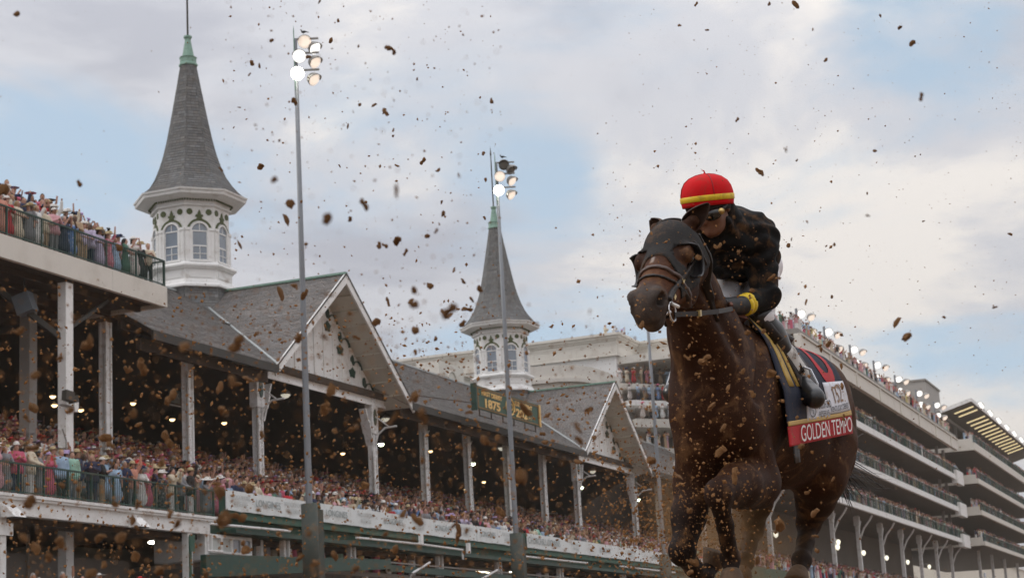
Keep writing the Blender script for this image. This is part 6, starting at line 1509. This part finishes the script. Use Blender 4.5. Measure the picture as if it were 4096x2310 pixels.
named = [
 (45, 35, 15, 3.0, 'big brown dirt clod in the top left corner of the sky'), (975, 122, 14, 3.2, 'large ragged two-lobed dirt clod right of the nearest floodlights'), (993, 135, 14, 3.2, 'darker lower half of the ragged clod pair right of the nearest floodlights'),
 (198, 462, 15, 2.8, 'blurry double dirt clod above the terrace crowd'), (1050, 199, 8, 4.0, 'round dark clod alone in the sky between the two light masts'), (943, 264, 11, 4.0, 'angular clod, right one of a pair right of the nearest mast'), (906, 264, 8, 4.0, 'small upright clod, left one of the pair right of the nearest mast'),
 (875, 315, 9, 4.2, 'flat clod just below the angular pair in the sky'), (655, 171, 8, 4.0, 'clod left of the nearest floodlights, upper of two'), (627, 190, 8, 4.0, 'clod left of the nearest floodlights, lower of two'), (1020, 635, 14, 3.4, 'large leaning clod left of the farther spire'), (968, 617, 13, 3.4, 'spiky clod above the nearer gable peak'),
 (1073, 592, 12, 3.4, 'dark wedge-shaped clod left of the farther spire'), (1142, 679, 9, 3.6, 'upright clod, first of a chain left of the farther spire'), (1165, 706, 11, 3.6, 'second clod of the chain left of the farther spire'), (1205, 718, 15, 3.2, 'long horizontal clod overlapping the farther spire roof'), (1029, 760, 15, 3.2, 'tilted flat clod right of the nearer gable peak'),
 (1046, 885, 12, 3.2, 'clod falling just above the main roof ridge right of the gable'), (1065, 1048, 26, 1.7, 'very large blurred brown clod over the eave right of the nearer gable'), (1062, 1157, 14, 2.2, 'blurred round clod in the dark bay below the biggest clod'), (768, 614, 11, 3.0, 'clod crossing the nearest mast above the gable'), (556, 426, 9, 3.4, 'clod at the right edge of the nearer spire roof'),
 (850, 52, 7, 4.5, 'small clod at the top of the sky right of the nearest floodlights'), (806, 3, 9, 4.0, 'clod cut by the top edge above the nearest floodlights'), (2216, 40, 8, 4.2, 'triangular clod high in the blue gap at upper right'), (2263, 70, 8, 4.2, 'round clod high in the blue gap at upper right'), (2046, 76, 8, 4.2, 'clod with a pointed top above the rider, highest of that group'), (2076, 152, 8, 4.2, 'square clod in the sky above and right of the rider'),
 (2201, 379, 9, 4.2, 'tilted clod alone in the sky right of the rider'), (2099, 615, 8, 4.2, 'round brown clod right of the rider back'), (2503, 773, 11, 3.4, 'flat blurry clod near the right edge above the stand'), (1937, 10, 7, 4.4, 'clod at the top edge above the rider'), (2323, 557, 5, 5, 'small clod in the sky far right of the rider'), (2182, 486, 6, 5, 'small clod in the sky right of the rider shoulder'),
 (1960, 700, 9, 3.8, 'clod right behind the rider elbow'), (1915, 437, 9, 4.0, 'dark clod above the rider back'), (2005, 405, 7, 4.4, 'clod up and right of the rider back'), (648, 838, 13, 2.6, 'blurred clod over the roof valley left of the nearer gable'), (880, 785, 15, 2.4, 'curved clod in front of the nearer gable wall'), (700, 1210, 0, 2, ''), (205, 1395, 0, 2, ''),
 (290, 1268, 18, 2.2, 'blurred clod over the left balcony beam'), (200, 1228, 12, 2.6, 'small clod over the left balcony rail'), (1100, 1090, 9, 3, 'flat clod in the dark bay right of the biggest clod'), (1145, 1318, 14, 2.4, 'long blurred clod before the long banner'), (972, 1343, 15, 2.4, 'round clod below the long banner'), (1790, 930, 0, 2, ''),
 (690, 1235, 16, 2.4, 'blurred clod in front of the crowd left of the nearest mast'), (430, 1285, 15, 2.4, 'long blurred clod before the balcony rail'), (345, 1270, 18, 2.2, 'brown clod before the balcony rail right of the pillar'), (75, 1265, 22, 2.0, 'tall blurred clod over the beam at the far left'), (280, 1165, 18, 2.2, 'blurred clod before the dark bay at left'),
 (1885, 965, 20, 2.2, ''), (2085, 1130, 14, 2.6, ''), (1810, 1075, 16, 2.6, ''), (1870, 1390, 12, 3.0, '')]
nn = 0
for x, y, rr, D, lb in named:
    if rr and lb: clod(x*K, y*K, D, rr*K*.62, lb); nn += 1
LMK = [(480, 120, 'the nearer spire finial'), (480, 380, 'the nearer spire roof'), (490, 600, 'the nearer spire windows'), (760, 150, 'the nearest floodlights'), (757, 420, 'the nearest mast'), (775, 1120, 'the nearest mast base'), (200, 600, 'the terrace crowd'), (200, 690, 'the terrace fascia'), (165, 950, 'the pale column'), (265, 1000, 'the second column'), (475, 1040, 'the third column'), (650, 1060, 'the gable left column'), (870, 720, 'the nearer gable peak'), (850, 880, 'the nearer gable wall'), (700, 800, 'the nearer gable roof'), (500, 830, 'the left roof slope'), (935, 1100, 'the gable right column'), (1065, 1170, 'the first column past the gable'), (1175, 1180, 'the second column past the gable'), (1120, 1000, 'the main roof'), (1275, 1020, 'the derby sign'), (1250, 700, 'the farther spire roof'), (1255, 900, 'the farther spire windows'), (1260, 450, 'the middle floodlights'), (1285, 1180, 'the middle mast'), (1365, 1220, 'the column past the middle mast'), (1450, 1230, 'the farther gable left column'), (1560, 1060, 'the farther gable'), (1590, 1260, 'the farther gable right column'), (1650, 1100, 'the farthest mast'), (1500, 880, 'the cream clubhouse'), (680, 1270, 'the first banner'), (1050, 1310, 'the long banner'), (1380, 1370, 'the CHURCHILL DOWNS panel'), (250, 1210, 'the balcony rail'), (270, 1300, 'the balcony beam'), (120, 1130, 'the balcony crowd'), (700, 1400, 'the green gallery beam'), (150, 1380, 'the lower bay'), (1635, 760, 'the horse muzzle'), (1680, 620, 'the blinker hood'), (1780, 490, 'the red helmet'), (1880, 600, 'the rider shoulder'), (1930, 740, 'the rider elbow'), (1780, 900, 'the horse neck'), (1780, 1080, 'the horse chest'), (1880, 1160, 'the horse forearm'), (1740, 1250, 'the right foreleg'), (1830, 1330, 'the left cannon bone'), (2010, 1000, 'the rider boot'), (2050, 1090, 'the red cloth hem'), (2100, 880, 'the horse croup'), (2050, 1250, 'the hind leg'), (2300, 1000, 'the top tier'), (2350, 1150, 'the third tier'), (2300, 1270, 'the lowest tier'), (2200, 1370, 'the right stand columns'), (2480, 1060, 'the far canopy'), (1000, 420, 'the gap between the masts'), (1000, 150, 'the open sky right of the lamps'), (1450, 250, 'the open sky between mast and rider'), (1450, 620, 'the open sky left of the hood'), (2000, 150, 'the high sky above the rider'), (2350, 250, 'the blue gap at upper right'), (2350, 600, 'the open sky right of the rider'), (200, 200, 'the open sky left of the spire'), (600, 250, 'the sky between spire and lamps')]
WORDS = ('ragged', 'rounded', 'lumpy', 'pointed', 'broken', 'squat', 'knobbly', 'oval', 'chunky', 'crumbly', 'blocky', 'slanted', 'uneven', 'narrow')
def where(px, py, size):
    x, y = px*.629, py*.629; best = sorted(LMK, key=lambda l: (l[0]-x)**2+(l[1]-y)**2)[:4]
    for l in best:
        dx, dy = x-l[0], y-l[1]; rel = ('just right of' if dx > 0 else 'just left of') if abs(dx) > abs(dy) else ('just below' if dy > 0 else 'just above')
        if dx*dx+dy*dy < 30**2: rel = 'directly over'
        elif abs(dx) > 25 and abs(dy) > 25 and CUSED.get((size, rel, l[2])): rel = ('below' if dy > 0 else 'above')+(' and right of' if dx > 0 else ' and left of')
        if not CUSED.get((size, rel, l[2])):
            CUSED[(size, rel, l[2])] = 1; return '%s dirt clod %s %s' % (size, rel, l[2])
    return '%s %s dirt clod %s %s' % (WORDS[len(CUSED) % len(WORDS)], size, rel, l[2])
def sample():
    """where the dirt flies: thick over the dark bays at left and about the horse, a fan of specks to the upper right"""
    u = cq.rand()
    if u < .36: x, y = cq.rand()*1500, 760+cq.rand()**.8*690; ok = y > 800+max(0, x-500)*.22
    elif u < .54: x, y = 1600+cq.rand()*560, 560+cq.rand()**.7*890; ok = True
    elif u < .84: x, y = 600+cq.rand()*620, cq.rand()**.75*880; ok = cq.rand() < .35+.65*min(1, y/600)
    elif u < .95: x, y = 1700+cq.rand()*876, cq.rand()*1000; ok = True
    else: x, y = cq.rand()*2576, cq.rand()*1453; ok = True
    return (x*K, y*K) if ok else sample()
CUSED.clear()
while nn < 298:
    px, py = sample(); x, y = px*.629, py*.629
    onh = 1590 < x < 2160 and y > 560 and y > 560+max(0, x-1950)*1.5; sky_ = y < 420 or (x > 1000 and y < 640) or (x > 1960 and y < 800)
    if onh: D = 4.0+2.2*cq.rand(); rad = 10+15*cq.rand()**2
    elif sky_: D = 2.4+4.0*cq.rand(); rad = 6.5+11*cq.rand()**2
    else: D = 1.5+2.6*cq.rand(); rad = 12+20*cq.rand()**1.7
    big = rad > (13 if sky_ else 18); size = ('large ' if big else 'small ')+('blurred' if D < 2.3 else 'brown' if not sky_ else 'dark')
    clod(px, py, D, rad, where(px, py, size)); nn += 1
# the finer spray: thousands of crumbs, one mesh
def spray(name, label, n, fn, seed):
    q = np.random.RandomState(seed); V = []; Fx = []; b = np.array([[1, 0, 0], [-1, 0, 0], [0, 1, 0], [0, -1, 0], [0, 0, 1], [0, 0, -1]], float); f = [(0, 2, 4), (2, 1, 4), (1, 3, 4), (3, 0, 4), (2, 0, 5), (1, 2, 5), (3, 1, 5), (0, 3, 5)]
    for i in range(n):
        px, py, D, rad = fn(q); p = atD(px, py, D); r = rad/FOC*D; R = np.linalg.qr(q.randn(3, 3))[0]; c = len(V)
        V += [tuple(p+R@(v*r*(.45+.9*q.rand())*np.array([1, .8, .6]))) for v in b]; Fx += [tuple(c+k for k in t) for t in f]
    return tag(mesh_obj(name, V, Fx, clodm), label, None, None, 'stuff')
def f_left(q):
    x, y = q.rand()*1640, 700+q.rand()**.75*760
    if y < 760+(x-760)*.30: y = y+120*q.rand()
    D = .95+7.5*q.rand()**1.8; return x*K, y*K, D, 2.0+10*q.rand()**2.3
def f_horse(q):
    x, y = 1800+q.randn()*170, 1050+q.randn()*280
    return x*K, y*K, 3.5+4.0*q.rand(), 1.6+9*q.rand()**2.6
def f_right(q):
    a = q.rand(); x, y = 1500+q.rand()*1076, q.rand()**.9*1450
    return x*K, y*K, 5.5+4.5*q.rand(), 1.3+3.6*q.rand()**3
def f_sky(q):
    if q.rand() < .55: return (560+q.rand()*700)*K, (q.rand()*900)*K, 1.1+5*q.rand()**1.3, 2+7*q.rand()**2
    return q.rand()*4096, q.rand()*1500, 3+6*q.rand(), 1.2+3*q.rand()**3
def f_legs(q):
    x, y = 1720+q.randn()*120, 1320+q.randn()*110
    return x*K, y*K, 7.0+2.8*q.rand(), 1.8+9*q.rand()**2.5
spray('dirt_spray', 'fine brown crumbs of dirt flying before the old grandstand', 7500, f_left, 1)
spray('dirt_spray', 'fine crumbs of dirt flying before the horse', 1300, f_horse, 2)
spray('dirt_spray', 'dark specks of dirt scattered through the sky at right', 1300, f_right, 3)
spray('dirt_spray', 'sparse specks of dirt across the sky', 1500, f_sky, 4)
spray('dirt_spray', 'dense brown spray kicked up round the horse legs', 3200, f_legs, 5)
# ------------------------------------------------------------------ dusty evening air
hz = bpy.data.materials.new('haze'); hz.use_nodes = True; t = hz.node_tree; t.nodes.clear()
pv = N(t, 'ShaderNodeVolumePrincipled'); pv.inputs['Color'].default_value = (.90, .82, .72, 1); pv.inputs['Density'].default_value = .00028; pv.inputs['Anisotropy'].default_value = .3
ou = N(t, 'ShaderNodeOutputMaterial'); L(t, pv.outputs[0], ou.inputs['Volume'])
tag(MB().box(-420, 1520, -520, 920, -1, 60).build('haze', hz), kind='stuff')
# brown dust hanging about the legs
dm = bpy.data.materials.new('kicked_dust'); dm.use_nodes = True; t = dm.node_tree; t.nodes.clear()
pv = N(t, 'ShaderNodeVolumePrincipled'); pv.inputs['Color'].default_value = (.72, .42, .20, 1); pv.inputs['Anisotropy'].default_value = .2
tcd = N(t, 'ShaderNodeTexCoord').outputs['Object']; ln_ = N(t, 'ShaderNodeVectorMath', operation='LENGTH'); L(t, tcd, ln_.inputs[0])
fall = ramp(t, ln_.outputs['Value'], [(.25, 1.), (.95, 0.)], 'EASE'); nz_ = ramp(t, noise(t, tcd, 3.2, 5, .6, .4), [(.38, 0.), (.66, 1.)])
L(t, mathn(t, 'MULTIPLY', mathn(t, 'MULTIPLY', fall, nz_), 1.9), pv.inputs['Density'])
ou = N(t, 'ShaderNodeOutputMaterial'); L(t, pv.outputs[0], ou.inputs['Volume'])
for (px, py, D, sx, sy, sz) in ((2800, 2110, 8.7, .60, .34, .50), (2990, 2230, 9.0, .6, .40, .38)):
    bm = bmesh.new(); bmesh.ops.create_uvsphere(bm, u_segments=20, v_segments=12, radius=1); me = bpy.data.meshes.new('dust_cloud'); bm.to_mesh(me); bm.free(); me.materials.append(dm)
    o = bpy.data.objects.new('dust_cloud', me); C.objects.link(o); o.location = atD(px, py, D); o.scale = (sx, sy, sz); tag(o, 'brown dust hanging round the galloping legs', kind='stuff')
